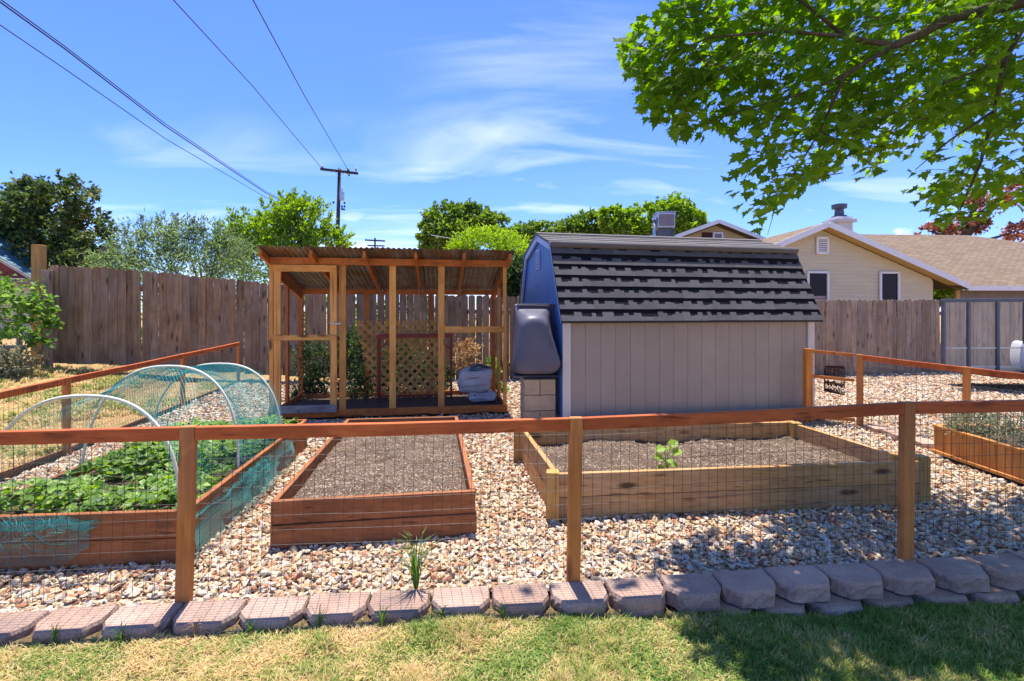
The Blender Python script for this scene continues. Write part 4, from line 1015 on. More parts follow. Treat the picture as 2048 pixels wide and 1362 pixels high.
# ================================================================== board fences at the back
def fence_y(x): return 10.7+.165*x
FX = [-9.5, -8.6, -7.5, -4.86, -1.52, 3, 7.2, 10.9, 16]; FT = [2.34, 2.317, 2.266, 2.013, 1.79, 1.74, 1.715, 1.74, 1.76]
def picket_mesh(seed, mat):
    rr = random.Random(seed); w_ = .069; h = 1.85; c = .028
    o = [(-w_, 0), (w_, 0), (w_, h-c*1.2), (w_-c*.5, h-c*.35), (w_-c*1.2, h), (-w_+c*1.2, h), (-w_+c*.5, h-c*.35), (-w_, h-c*1.2)]
    mb = MB(); mb.prism([Vector((x+.004*rr.uniform(-1, 1), 0, z)) for x, z in o], (0, .017, 0)); me = mb.mesh('picket'); me.materials.append(mat); return me
def board_fence(label, x0, x1, mats, gap, seed):
    t = thing('board_fence', (x0, fence_y(x0), gz(x0, fence_y(x0))), label, 'fence'); rr = random.Random(seed)
    mm = [picket_mesh(seed*10+i, M[mats]) for i in range(5)]
    x = x0
    while x < x1:
        y = fence_y(x); zt = interp(x, FX, FT)+rr.uniform(-.012, .012)
        o = bpy.data.objects.new('picket', rr.choice(mm)); o.parent = t; COL.objects.link(o)
        o.location = Vector((x, y+rr.uniform(-.006, .006), zt-1.85))-Vector(t.location); o.rotation_euler = (rr.gauss(0, .004), rr.gauss(0, .006), math.atan(.165)+rr.gauss(0, .02))
        o.scale = (rr.uniform(.97, 1.02), 1, 1)
        g = gap(x) if callable(gap) else gap
        x += .1385+max(0.001, rr.gauss(g, g*.6))
    n = 8
    for i in range(n):
        xa, xb = lerp(x0-.05, x1, i/n), lerp(x0-.05, x1, (i+1)/n)
        for dz in (-.35, -1.5):
            br('back_rail', (xa, fence_y(xa)+.045, interp(xa, FX, FT)+dz), (xb-.003, fence_y(xb)+.045, interp(xb, FX, FT)+dz), .04, .09, M['fenceX'], t)
    return t
bf1 = board_fence('tall weathered brown board fence running behind the coop and the dry yard', -8.62, 1.6, 'fenceZ', lambda x: .0006 if x < -4.4 else .005, 11)
bf2 = board_fence('tall paler board fence standing between the shed and the cream house', 1.75, 17.5, 'fencerZ', .003, 12)
# end posts at the left
e = P(94, 540, 9.2); MB().bar((e.x, e.y, .2), (e.x, e.y, e.z), .15, .1, up=(0, 1, 0)).build('end_post', M['fencerZ'], bf1, bevel=.006)
p = P(78, 490, 9.6); o = MB().bar((p.x, p.y, .2), (p.x, p.y, p.z), .17, .15, up=(0, 1, 0)).build('timber_post', M['treatedZ'], bevel=.008); tag(o, 'tall bare timber post rising above the end of the brown fence', 'post')
# low wire fence and grapevine at the far left
wf = thing('wire_fence', (-10.5, 8.9, .4), 'low wire fence with timber rails under the grapevine at the far left', 'fence')
for x in (-12.6, -10.9, -8.95): MB().bar((x, 8.95, .2), (x, 8.95, 1.72), .06, .06, up=(0, 1, 0)).build('post', M['greyZ'], wf)
for z in (1.66, .8): br('rail', (-13, 8.92, z), (-8.8, 8.92, z), .04, .06, M['greyX'], wf)
mb = MB(); wire_panel(mb, (-13, 8.95, .35), (-8.8, 8.95, .35), (-13, 8.95, 1.66), (-8.8, 8.95, 1.66), sp=.1, hs=[.12*k for k in range(11)], r=.002); mb.build('wire_mesh', M['galv'], wf)

def clumped(blobs, n, sig=.2, shell=.55, per=26):
    """leaf positions gathered in clumps inside ellipsoids [(c, (rx,ry,rz))]"""
    vol = np.array([r[0]*r[1]*r[2] for c, r in blobs])**.67; vol /= vol.sum(); P_ = []; D_ = []
    for (c, r), f in zip(blobs, vol):
        m = max(20, int(n*f)); k = max(3, m//per)
        dd = rdirs(k); rad = rng.uniform(shell, 1.0, k)**.6
        cc = dd*rad[:, None]*np.array(r)+np.array(c)
        ids = rng.integers(0, k, m); off = rng.normal(size=(m, 3))*np.array(r).mean()*sig
        P_.append(cc[ids]+off); D_.append(dd[ids])
    return np.concatenate(P_), np.concatenate(D_)
def blob(px, py, rx, ry, Y, ry_d=None):
    c = P(px, py, Y); s_ = Y/F; return (tuple(c), (rx*s_, (ry_d or (rx+ry)/2)*s_, ry*s_))
def tree(name, label, cat, base, trunk_top, tr, blobs, n, ln, wd, mat, sig=.2, per=26, shoots=(), limbs=6, group=None, zmin=None, upb=.2, bark='barkZ', sprigs=18):
    base = Vector(base); t = thing(name, base, label, cat, group); top = Vector(trunk_top)
    mid = base.lerp(top, .5)+Vector((random.uniform(-1, 1), random.uniform(-1, 1), 0))*tr
    mb = MB(); mb.tube([base-Vector((0, 0, .1)), mid, top], [tr*1.25, tr, tr*.7], 8)
    for i in range(limbs):
        c, r = blobs[i % len(blobs)]; e_ = Vector(c)+Vector((random.uniform(-.5, .5)*r[0], random.uniform(-.5, .5)*r[1], random.uniform(-.1, .7)*r[2])); s_ = base.lerp(top, random.uniform(.6, 1))
        mb.tube([s_, s_.lerp(e_, .5)+Vector((0, 0, .12*(e_-s_).length)), e_], [tr*.5, tr*.32, tr*.1], 5)
    pos, dd = clumped(blobs, n, sig, per=per)
    for a, b in shoots:
        a, b = Vector(a), Vector(b); m = max(12, int((b-a).length/ln*11)); mb.tube([a, a.lerp(b, .5)+Vector((random.uniform(-.1, .1), 0, 0)), b], [tr*.12, tr*.09, tr*.04], 4)
        u = rng.uniform(0, 1, m); q = np.outer(1-u, a)+np.outer(u, b)+rng.normal(size=(m, 3))*ln*.45*(1.25-u)[:, None]; pos = np.concatenate([pos, q]); dd = np.concatenate([dd, np.tile(np.array((b-a).normalized()), (m, 1))])
    for (c, r) in blobs:      # stray sprigs breaking the outline
        for k in range(sprigs):
            dv = Vector(rdirs(1, .5)[0]); a = Vector(c)+Vector((dv.x*r[0], dv.y*r[1], dv.z*r[2]))*.8; L2 = (sum(r)/3)*random.uniform(.25, .5); m = random.randint(8, 16)
            u = rng.uniform(0, 1, m); b_ = a+(dv+Vector((0, 0, .4))).normalized()*L2; q = np.outer(1-u, a)+np.outer(u, b_)+rng.normal(size=(m, 3))*L2*.1*(1.3-u)[:, None]
            pos = np.concatenate([pos, q]); dd = np.concatenate([dd, np.tile(np.array(dv), (m, 1))])
    if zmin is not None: k = pos[:, 2] > zmin; pos, dd = pos[k], dd[k]
    m = len(pos); mb.build('trunk', M[bark], t, smooth=True)
    up = rdirs(m)+dd*.6+np.array([0, 0, upb]); nr = rdirs(m, .9)
    leaf_quads(pos, nr, up, rng.uniform(.7, 1.25, m)*ln, rng.uniform(.8, 1.2, m)*wd, M[mat], 'crown', t)
    return t
B = blob
tree('shade_tree', 'large dark green tree with bronze-tinged leaves rising behind the red house', 'tree', (-22.5, 24.5, 0), (-22.3, 24.5, 5), .3,
     [B(95, 440, 75, 70, 24.5), B(30, 470, 60, 60, 25), B(165, 475, 55, 60, 24), B(-40, 430, 70, 60, 25), B(135, 400, 50, 40, 24), B(60, 530, 90, 60, 24), B(175, 540, 55, 55, 23.5), B(-30, 520, 60, 60, 24), B(60, 395, 40, 32, 24.5)], 13000, .24, .17, 'lf_dark', .15, per=44)
bud = tree('butterfly_bush', 'loose grey-green butterfly bush with purple flower spikes above the brown fence', 'bush', (-7.6, 11.9, .4), (-7.4, 11.9, 1.6), .06,
     [B(300, 510, 75, 55, 11.8), B(390, 505, 80, 60, 11.9), B(465, 525, 60, 45, 11.8), B(240, 525, 45, 35, 11.6), B(340, 475, 55, 35, 11.8), B(430, 480, 40, 30, 12), B(350, 560, 170, 50, 11.7)], 8000, .12, .03, 'lf_buddleia', .17, per=40, shoots=[(P(a, 520, 11.8), P(b, c, 11.8)) for a, b, c in ((290, 284, 432), (320, 318, 440), (350, 352, 430), (375, 382, 438), (260, 250, 455), (410, 400, 452), (230, 215, 480), (440, 452, 470), (330, 338, 455), (300, 268, 470), (205, 190, 512), (480, 500, 500))], upb=.5)
for k, (px, py) in enumerate(((284, 432), (318, 442), (352, 432), (383, 440), (250, 460), (358, 452), (345, 485), (205, 498), (300, 520), (305, 549), (385, 470), (425, 500), (232, 485), (360, 510), (450, 505), (268, 500), (330, 505), (405, 455))):
    a = P(px, py+6, 11.35 if py > 470 else 11.8); n = 55; u = rng.uniform(0, 1, n); tip = Vector((random.uniform(-.12, .12), 0, random.uniform(.08, .17)))
    pos = np.outer(1-u, a)+np.outer(u, a+tip)+rng.normal(size=(n, 3))*.014*(1.2-u)[:, None]
    leaf_quads(pos, rdirs(n), rdirs(n), np.full(n, .028), np.full(n, .02), M['flower'], 'flower_spike', bud)
sh_ = []
for a, b, c, y0 in ((560, 520, 400, 480), (575, 560, 385, 470), (590, 588, 376, 470), (600, 612, 385, 470), (615, 640, 400, 480), (540, 485, 415, 490), (520, 455, 420, 500), (500, 440, 445, 510), (630, 665, 425, 490), (650, 690, 455, 500), (570, 540, 395, 470), (605, 628, 410, 470), (660, 705, 470, 505), (480, 432, 470, 515), (550, 505, 440, 490), (585, 575, 392, 460), (640, 660, 440, 480), (670, 700, 492, 510)):
    sh_.append((P(a, y0, 15), P(b, c, 15+random.uniform(-.6, .6))))
tree('young_tree', 'bright green tree with upright feathery shoots behind the coop and power pole', 'tree', (-6.6, 15, .2), (-6.5, 15, 2.5), .12,
     [B(565, 470, 65, 45, 15), B(610, 450, 50, 45, 15), B(515, 470, 50, 38, 15), B(655, 492, 38, 28, 15), B(545, 525, 90, 45, 14.8), B(590, 425, 35, 30, 15), B(470, 500, 40, 30, 14.8)], 6500, .15, .06, 'lf_bright', .17, per=34, shoots=sh_, upb=.7)
tree('round_tree', 'rounded mid-green tree standing far behind the coop roof corner', 'tree', (-2.6, 27, 0), (-2.6, 27, 3.5), .22,
     [B(890, 440, 40, 28, 27), B(950, 440, 38, 28, 27), B(985, 455, 32, 25, 27), B(920, 465, 55, 32, 26.5), B(870, 478, 28, 30, 27), B(850, 470, 16, 22, 27), B(935, 425, 22, 16, 27)], 5600, .24, .18, 'lf_mid', .15, per=40)
tree('lime_bush', 'yellow-green feathery bush between the coop roof and the shed gable', 'bush', (-.5, 13.6, 0), (-.5, 13.6, 1.6), .09,
     [B(965, 500, 60, 38, 13.6), B(1015, 515, 38, 50, 13.4), B(1035, 500, 30, 25, 13.8), B(925, 505, 30, 22, 13.5), B(985, 475, 28, 18, 13.7)], 7000, .11, .035, 'lf_lime', .2, upb=.5)
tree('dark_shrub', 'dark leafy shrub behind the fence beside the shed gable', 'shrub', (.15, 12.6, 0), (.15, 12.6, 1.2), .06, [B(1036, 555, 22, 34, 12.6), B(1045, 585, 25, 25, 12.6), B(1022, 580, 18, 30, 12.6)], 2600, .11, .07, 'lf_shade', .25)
tree('far_tree', 'low green tree in the far row behind the shed gable peak', 'tree', (2.2, 42, 0), (2.2, 42, 4), .2, [B(1055, 470, 30, 18, 42), B(1085, 465, 30, 16, 42), B(1030, 478, 22, 16, 42)], 2600, .32, .24, 'lf_mid', .22, group='trees beyond the shed')
tree('far_tree', 'mid green tree in the far row left of the tall bright one', 'tree', (5.3, 40, 0), (5.3, 40, 4), .22, [B(1140, 460, 28, 16, 40), B(1175, 450, 28, 20, 40), B(1160, 470, 45, 14, 40)], 3400, .32, .24, 'lf_mid', .22, group='trees beyond the shed')
tree('far_tree', 'tall bright green tree behind the rooftop cooler', 'tree', (12, 38, 0), (12, 38, 5), .3, [B(1230, 445, 35, 25, 38), B(1290, 440, 40, 26, 38), B(1345, 425, 42, 26, 38), B(1385, 445, 25, 22, 38), B(1260, 465, 55, 18, 38), B(1340, 455, 50, 22, 38), B(1215, 430, 18, 14, 38)], 6800, .33, .24, 'lf_bright', .15, per=40, group='trees beyond the shed')
tree('bronze_tree', 'sparse reddish-brown tree standing behind the brown house roof', 'tree', (27.5, 31, 0), (28.2, 31, 6.5), .35, [B(1860, 468, 24, 14, 31), B(1905, 452, 30, 16, 31), B(1975, 400, 35, 20, 31), B(2040, 385, 30, 20, 31), B(2040, 470, 26, 20, 31), B(1955, 450, 18, 12, 31)], 1500, .26, .16, 'lf_bronze', .2, limbs=9)
tree('garden_shrub', 'small green and orange shrub glimpsed between the cream house and garage', 'shrub', (21, 24.5, 0), (21, 24.5, 1), .06, [B(1880, 580, 16, 26, 24.5), B(1897, 572, 12, 20, 24.5)], 1300, .18, .12, 'lf_lime', .25)
tree('back_hedge', 'leafy green shrub row seen through the fence gaps behind the coop', 'shrub', (-3, 13.4, 0), (-3, 13.4, 1), .05, [((-5, 13.2, .8), (1.5, .8, 1.0)), ((-2.4, 13.4, .8), (1.5, .8, .9)), ((-8.5, 13.2, 1.0), (1.6, .8, 1.1))], 4000, .14, .09, 'lf_vine', .25)
# grapevine
vn = tree('grapevine', 'bright green grapevine sprawling over the low wire fence at the far left', 'vine', (-10, 8.8, .35), (-9.8, 8.85, 1.3), .03,
     [B(30, 588, 60, 18, 8.8), B(70, 612, 30, 18, 8.7), B(5, 625, 45, 22, 8.7), B(55, 655, 36, 14, 8.6), B(82, 686, 16, 14, 8.5), B(-60, 610, 60, 40, 8.8), B(96, 650, 8, 24, 8.7), B(20, 675, 30, 12, 8.7)], 850, .085, .085, 'lf_vine', .3, per=9, sprigs=5)
tree('grey_shrub', 'grey-green mounded shrub at the foot of the low wire fence', 'shrub', (-9.1, 8.3, .3), (-9.1, 8.3, .45), .02, [B(20, 725, 42, 22, 8.3), B(55, 715, 22, 18, 8.4), B(-30, 725, 40, 26, 8.3)], 2400, .07, .016, 'lf_silver', .25, upb=.7)
# climber on the fence end and weeds inside / around the coop
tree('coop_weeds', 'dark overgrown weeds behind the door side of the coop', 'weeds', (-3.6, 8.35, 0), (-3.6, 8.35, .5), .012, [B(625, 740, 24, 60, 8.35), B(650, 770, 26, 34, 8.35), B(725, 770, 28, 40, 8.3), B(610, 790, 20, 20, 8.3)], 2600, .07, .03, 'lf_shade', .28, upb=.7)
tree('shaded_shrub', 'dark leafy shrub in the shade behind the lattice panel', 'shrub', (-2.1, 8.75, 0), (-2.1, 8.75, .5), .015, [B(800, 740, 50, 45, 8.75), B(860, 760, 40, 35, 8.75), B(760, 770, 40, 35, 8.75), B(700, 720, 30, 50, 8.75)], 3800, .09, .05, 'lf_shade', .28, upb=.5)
tree('dry_bush', 'dried tan and green bush behind the bulging soil bag in the coop', 'bush', (-.75, 8.75, 0), (-.75, 8.75, .5), .015, [B(935, 715, 18, 32, 8.75), B(955, 745, 22, 22, 8.75)], 900, .06, .03, 'lf_dry', .28, upb=.5)
tree('coop_shrub', 'green leafy shrub behind the coop beside the soil bags', 'shrub', (-.6, 8.9, 0), (-.6, 8.9, .4), .012, [B(965, 765, 20, 28, 8.9), B(1000, 790, 16, 18, 8.9), B(985, 740, 10, 22, 8.9)], 1000, .07, .04, 'lf_vine', .28, upb=.5)
tree('silvery_herb', 'silvery trailing herb in a dark pot at the gate end of the planter', 'herb', (4.55, 4.75, .22), (4.55, 4.75, .3), .01, [((4.5, 4.8, .36), (.22, .16, .11))], 900, .05, .012, 'lf_silver', .3, upb=1.)
tree('silvery_herb', 'wide silvery herb filling the near half of the planter', 'herb', (4.65, 4.1, .22), (4.65, 4.1, .3), .01, [((4.62, 4.2, .36), (.26, .4, .13)), ((4.6, 3.5, .33), (.25, .3, .1))], 1700, .055, .012, 'lf_silver', .3, upb=1.)

# ================================================================== trailer ramp at the right
trl = thing('trailer_ramp', (8.7, 9.8, .3), 'blue-grey steel trailer with upright mesh ramp by the pale fence', 'trailer')
def rp(px, z): return Vector(((px-1024)/F*(9.8-(px-1885)*.0012), 9.8-(px-1885)*.0012, z))
ztop_ = 1.655
br('top_bar', rp(1882, ztop_), rp(2240, ztop_+.02), .06, .07, M['steel'], trl, bevel=.01)
for px in (1887, 1937, 1995, 2050, 2110, 2170, 2236):
    br('upright', rp(px, .2), rp(px, ztop_-.03), .055, .05, M['steel'], trl, up=(0, 1, 0), bevel=.006)
for z in (.73, .36): br('cross_bar', rp(1890, z-.02), rp(2236, z+.03), .02, .025, M['galv'], trl)
mb = MB(); aL = rp(1890, 0); bL = rp(2236, 0); LL = (bL-aL).length; dl = (bL-aL).normalized()
n = int(LL/.05)
for i in range(-34, n+1):
    for sgn in (1, -1):
        pts = []
        for b in (.3, 1.62):
            u = (i*.05+(b-.3)*1.3) if sgn == 1 else (i*.05+(1.62-b)*1.3); pts.append((u, b))
        (u0, b0), (u1, b1) = pts
        if u1 < u0: (u0, b0), (u1, b1) = (u1, b1), (u0, b0)
        if u1 < 0 or u0 > LL: continue
        def cl(u): return b0+(b1-b0)*(u-u0)/(u1-u0+1e-9)
        ua, ub = max(0, u0), min(LL, u1)
        mb.tube([aL+dl*ua+Vector((0, .03, cl(ua))), aL+dl*ub+Vector((0, .03, cl(ub)))], .0028, 3, False)
mb.build('expanded_mesh', M['steel'], trl)
br('deck_edge', Vector((9.1, 9.0, .26)), Vector((13, 8.8, .28)), .05, .08, M['beige'], trl)
MB().prism([Vector((9.1, 9.05, .2)), Vector((13, 8.85, .22)), Vector((13, 10.6, .22)), Vector((9.1, 10.6, .2))], (0, 0, .05)).build('deck', M['black'], trl)
mb = MB(); c = Vector((10.2, 9.9, .55)); prof_ = [(.02, -.45), (.27, -.43), (.3, -.25), (.3, .25), (.27, .43), (.02, .45)]
for r_, z in prof_: pass
mb.lathe((0, 0, 0), prof_, 20); mb.v = [(c.x+v[2]*.55+v[0]*.2, c.y+v[2]*.8-v[0]*.1, c.z+v[1]) for v in mb.v]
o = mb.build('plastic_barrel', M['white'], smooth=True); tag(o, 'white plastic barrel lying on its side behind the mesh ramp', 'barrel')

# ================================================================== houses beyond the fence
def roofplane(parent, name, q, mat, th=.14):
    """q: four corners (eave a, eave b, ridge b, ridge a); UV in metres"""
    q = [Vector(v) for v in q]; U = (q[1]-q[0]).length; Vv = (q[3]-q[0]).length
    u3 = (q[2]-q[0]).dot((q[1]-q[0]).normalized()); u4 = (q[3]-q[0]).dot((q[1]-q[0]).normalized())
    dn = Vector((0, 0, -th)); lo = [v+dn for v in q]
    quads = [tuple(q), (lo[3], lo[2], lo[1], lo[0])]+[(lo[i], lo[(i+1) % 4], q[(i+1) % 4], q[i]) for i in range(4)]
    uvs = [[(0, 0), (U, 0), (u3, Vv), (u4, Vv)]]+[[(0, 0)]*4]*5
    return uvmesh(name, quads, uvs, mat, parent)
H = Fr(11.26, 18.0, .06)
hs_ = thing('house', H.p(0, 3, -.2), 'cream lap-sided house with brown shingle roof and white rakes behind the pale fence', 'house')
ap = 4.55; slp = .415
def wz(t): return ap-abs(t)*slp-.12
lw, rw_ = -4.6, 4.35
zc = .9
while zc < ap-.16:
    z1 = zc+.135
    half = (ap-.12-(zc+.0))/slp; a, b = max(lw, -half), min(rw_, half); half2 = max(.02, (ap-.12-z1)/slp); a2, b2 = max(lw, -half2), min(rw_, half2)
    MB().prism([H.p(a, -.02, zc), H.p(b, -.02, zc), H.p(b2, .004, z1), H.p(a2, .004, z1)], H.e2*.03).build('siding_board', M['cream'], hs_)
    zc = z1
MB().prism([H.p(lw, .03, -.1), H.p(rw_, .03, -.1), H.p(rw_, .03, wz(rw_)), H.p(0, .03, ap-.12), H.p(lw, .03, wz(lw))], H.e2*.1).build('wall', M['cream'], hs_)
MB().prism([H.p(rw_, .06, -.1), H.p(rw_, 6, -.1), H.p(rw_, 6, wz(rw_)), H.p(rw_, .06, wz(rw_))], H.e1*-.1).build('side_wall', M['cream'], hs_)
ev = 5.3
roofplane(hs_, 'roof', [H.p(ev, -.45, ap-ev*slp+.08), H.p(ev, 9, ap-ev*slp+.08), H.p(0, 9, ap+.08), H.p(0, -.45, ap+.08)], M['brownroof'])
roofplane(hs_, 'roof', [H.p(-5.1, 9, ap-5.1*slp+.08), H.p(-5.1, -.45, ap-5.1*slp+.08), H.p(0, -.45, ap+.08), H.p(0, 9, ap+.08)], M['brownroof'])
for s_, e_ in ((1, ev), (-1, 5.1)):
    br('rake_board', H.p(0, -.47, ap-.0), H.p(s_*e_, -.47, ap-e_*slp), .035, .2, M['white'], hs_)
    MB().prism([H.p(0, -.45, ap-.085), H.p(s_*e_, -.45, ap-e_*slp-.085), H.p(s_*e_, .02, ap-e_*slp-.085), H.p(0, .02, ap-.085)], (0, 0, .03)).build('soffit', M['creamdark'], hs_)
def window(parent, fr, t, z0, z1, wd, pane, dq=-.03, name='window'):
    f = MB(); 
    for a, b in (((t-wd/2, z0), (t-wd/2, z1)), ((t+wd/2, z0), (t+wd/2, z1))): f.bar(fr.p(a[0], dq, a[1]), fr.p(b[0], dq, b[1]), .07, .06, up=tuple(fr.e2))
    f.bar(fr.p(t-wd/2-.03, dq, z1), fr.p(t+wd/2+.03, dq, z1), .06, .07); f.bar(fr.p(t-wd/2-.03, dq, z0), fr.p(t+wd/2+.03, dq, z0), .06, .07)
    o = f.build(name, M['white'], parent); MB().prism([fr.p(t-wd/2, dq+.02, z0), fr.p(t+wd/2, dq+.02, z0), fr.p(t+wd/2, dq+.02, z1), fr.p(t-wd/2, dq+.02, z1)], fr.e2*.01).build('pane', pane, o)
    return o
window(hs_, H, 2.62, 1.2, 2.86, .7, M['glass'], dq=-.06)
wl = window(hs_, H, -.12, 1.2, 2.86, .75, M['glass'], dq=-.06)
for k in range(7): MB().box(H.p(-.12, -.05, 1.62+k*.09-.2), (.62, .012, .075), H.a).build('blind_slat', M['blind'], wl)
vv = window(hs_, H, .05, 3.55, 4.12, .4, M['mauve'], dq=-.06, name='vent')
for k in range(8): bx('louver', H.p(.05, -.07, 3.6+k*.067), (.34, .02, .035), M['white'], vv, rz=H.a)
# garage wing with the long front roof
roofplane(hs_, 'roof', [H.p(ev-.25, -.4, 2.36), H.p(22, -.4, 2.36), H.p(12.6, 6.6, 5.35), H.p(3.5, 6.6, 5.35)], M['brownroof'])
br('fascia', H.p(ev, -.43, 2.28), H.p(22, -.43, 2.28), .04, .17, M['white'], hs_)
MB().prism([H.p(5.7, .4, -.2), H.p(21, .4, -.2), H.p(21, .4, 2.25), H.p(5.7, .4, 2.25)], H.e2*.15).build('garage_wall', M['mauve'], hs_)
br('garage_trim', H.p(5.65, .34, -.2), H.p(5.65, .34, 2.25), .14, .1, M['creamdark'], hs_, up=tuple(H.e2))
ch = bx('chimney', H.p(3.9, 4.2, 4.7), (.72, .72, 1.7), M['trim'], hs_, rz=H.a)
bx('chimney_cap', H.p(3.9, 4.2, 5.5), (.95, .95, .14), M['trim'], hs_, rz=H.a); bx('chimney_cap', H.p(3.9, 4.2, 5.63), (.75, .75, .12), M['white'], hs_, rz=H.a)
MB().lathe(H.p(3.9, 4.2, 5.69), [(.34, 0), (.3, .08), (.2, .1), (.17, .4), (.3, .42), (.31, .6), (.2, .62), (.05, .66)], 12).build('flue', M['steel'], hs_, smooth=False)
# second gable further back
H2 = Fr(11.15, 27.0, .1)
h2 = thing('house', H2.p(0, 3, 0), 'tan gabled house end with a small vent seen above the shed ridge', 'house')
ap2 = 6.32; s2 = .36; zc = 4.2
while zc < ap2-.3:
    z1 = zc+.16; a = (ap2-.2-zc)/s2; a2 = max(.02, (ap2-.2-z1)/s2)
    MB().prism([H2.p(-min(a, 3.8), -.02, zc), H2.p(min(a, 3.8), -.02, zc), H2.p(min(a2, 3.8), .004, z1), H2.p(-min(a2, 3.8), .004, z1)], H2.e2*.03).build('siding_board', M['creamdark'], h2); zc = z1
MB().prism([H2.p(-3.8, .03, 0), H2.p(3.8, .03, 0), H2.p(3.8, .03, ap2-3.8*s2-.2), H2.p(0, .03, ap2-.2), H2.p(-3.8, .03, ap2-3.8*s2-.2)], H2.e2*.1).build('wall', M['creamdark'], h2)
for s_ in (1, -1):
    q = [H2.p(s_*4.3, -.4, ap2-4.3*s2+.06), H2.p(s_*4.3, 8, ap2-4.3*s2+.06), H2.p(0, 8, ap2+.06), H2.p(0, -.4, ap2+.06)]
    roofplane(h2, 'roof', q if s_ == 1 else [q[1], q[0], q[3], q[2]], M['brownroof'])
    br('rake_board', H2.p(0, -.42, ap2-.02), H2.p(s_*4.3, -.42, ap2-4.3*s2-.02), .035, .2, M['white'], h2)
window(h2, H2, .12, 5.1, 5.72, .5, M['mauve'], dq=-.06, name='vent')
bx('brown_panel', H2.p(-.5, -.04, 5.35), (.58, .03, .8), M['rust'], h2, rz=H2.a)
ac = thing('rooftop_cooler', (8.0, 26.6, 5.0), 'grey boxy evaporative cooler on legs on the roof beyond the shed', 'cooler')
bx('cabinet', (8.2, 26.6, 6.28), (.92, .92, .8), M['galv'], ac, bevel=.03); bx('lid', (8.2, 26.6, 6.7), (.98, .98, .05), M['galv'], ac)
bx('side_panel', (8.2, 26.13, 6.28), (.8, .02, .64), M['mauve'], ac)
MB().tube([(7.62, 26.3, 4.6), (7.62, 26.3, 6.3)], .1, 10).build('flue_pipe', M['galv'], ac, smooth=True); MB().tube([(7.62, 26.3, 6.3), (7.62, 26.3, 6.42)], .15, 10).build('flue_cap', M['galv'], ac)
for x in (7.8, 8.6):
    for y in (26.2, 27): br('leg', (x, y, 4.5), (x, y, 5.9), .07, .07, M['steel'], ac, up=(0, 1, 0))
bx('duct', (8.25, 26.6, 5.6), (.62, .6, .6), M['steel'], ac)
# red house at the far left
rh = thing('red_house', (-24, 22, 0), 'red walled house with teal metal roof edge at the far left', 'house')
ra = P(0, 507, 22); rb = P(82, 556, 22); sl = (rb.z-ra.z)/(rb.x-ra.x); apx = ra.x-4.5; apz = ra.z-4.5*sl
MB().prism([Vector((apx-6, 22.1, -.2)), Vector((rb.x-.45, 22.1, -.2)), Vector((rb.x-.45, 22.1, rb.z-.05)), Vector((apx, 22.1, apz-.15)), Vector((apx-6, 22.1, apz-.15+6*sl))], (0, .15, 0)).build('wall', M['redwall'], rh)
roofplane(rh, 'roof', [(rb.x, 21.7, rb.z), (rb.x, 29, rb.z), (apx, 29, apz), (apx, 21.7, apz)], M['tealroof'])
br('rake_board', (apx, 21.68, apz-.12), (rb.x, 21.68, rb.z-.12), .04, .12, M['beige'], rh)
br('eave_board', (rb.x-2.2, 21.9, rb.z-.05), (rb.x+.2, 21.9, rb.z-.05), .3, .05, M['white'], rh)
lw_ = thing('low_outbuilding', (-21.5, 19, 0), 'low beige outbuilding beneath the red house at the far left', 'building')
bx('wall', (-21.5, 19.2, 1.15), (6.6, .2, 2.7), M['beige'], lw_); bx('roof', (-21.5, 19.4, 2.56), (6.9, 1.4, .1), M['mauve'], lw_)

# ================================================================== utility poles and lines
YP = 35.0
up1 = thing('utility_pole', (P(677, 600, YP).x, YP, 0), 'tall dark wooden utility pole with a cross-arm and transformer fittings', 'utility pole')
xb = P(675, 480, YP).x; xt = P(679, 340, YP).x; zt = P(679, 337, YP).z
MB().tube([(xb-.15, YP, -.2), (xb, YP, P(675, 480, YP).z), (xt, YP, zt)], [.17, .15, .115], 10).build('pole', M['poleZ'], up1, smooth=True)
br('cross_arm', P(641, 338, YP-.15), P(716, 347, YP-.15), .12, .17, M['poleX'], up1)
for a, b in (((668, 342), (677, 352)), ((690, 345), (680, 353))): br('brace', P(*a, YP-.2), P(*b, YP-.2), .03, .03, M['galv'], up1)
for px, py in ((645, 336), (696, 341), (712, 341)): MB().lathe(P(px, py, YP-.15)-Vector((0, 0, .05)), [(.05, 0), (.09, .06), (.06, .12), (.08, .18), (.03, .24)], 8).build('insulator', M['insul'], up1)
MB().lathe(P(684, 400, YP-.2), [(.16, -.05), (.17, 0), (.17, .55), (.14, .6), (.04, .62), (.03, .85)], 10).build('transformer', M['galv'], up1)
for px, py in ((667, 405), (689, 406), (684, 413), (689, 413), (684, 418), (688, 419)): bx('fitting', P(px, py, YP-.2), (.1, .1, .14), M['black'], up1)
MB().tube([P(691, 341, YP-.2), P(698, 352, YP-.4), P(701, 345, YP-.4), P(694, 336, YP-.4)], .04, 6).build('jumper', M['black'], up1)
up2 = thing('utility_pole', (P(750, 600, 85).x, 85, 0), 'small distant utility pole with two cross-arms above the coop roof', 'utility pole')
MB().tube([(P(750, 600, 85).x, 85, 0), tuple(P(750, 476, 85))], [.2, .15], 8).build('pole', M['poleZ'], up2)
br('cross_arm', P(730, 480, 84.8), P(770, 482, 84.8), .2, .25, M['poleX'], up2); br('cross_arm', P(735, 491, 84.8), P(769, 492, 84.8), .2, .22, M['poleX'], up2)
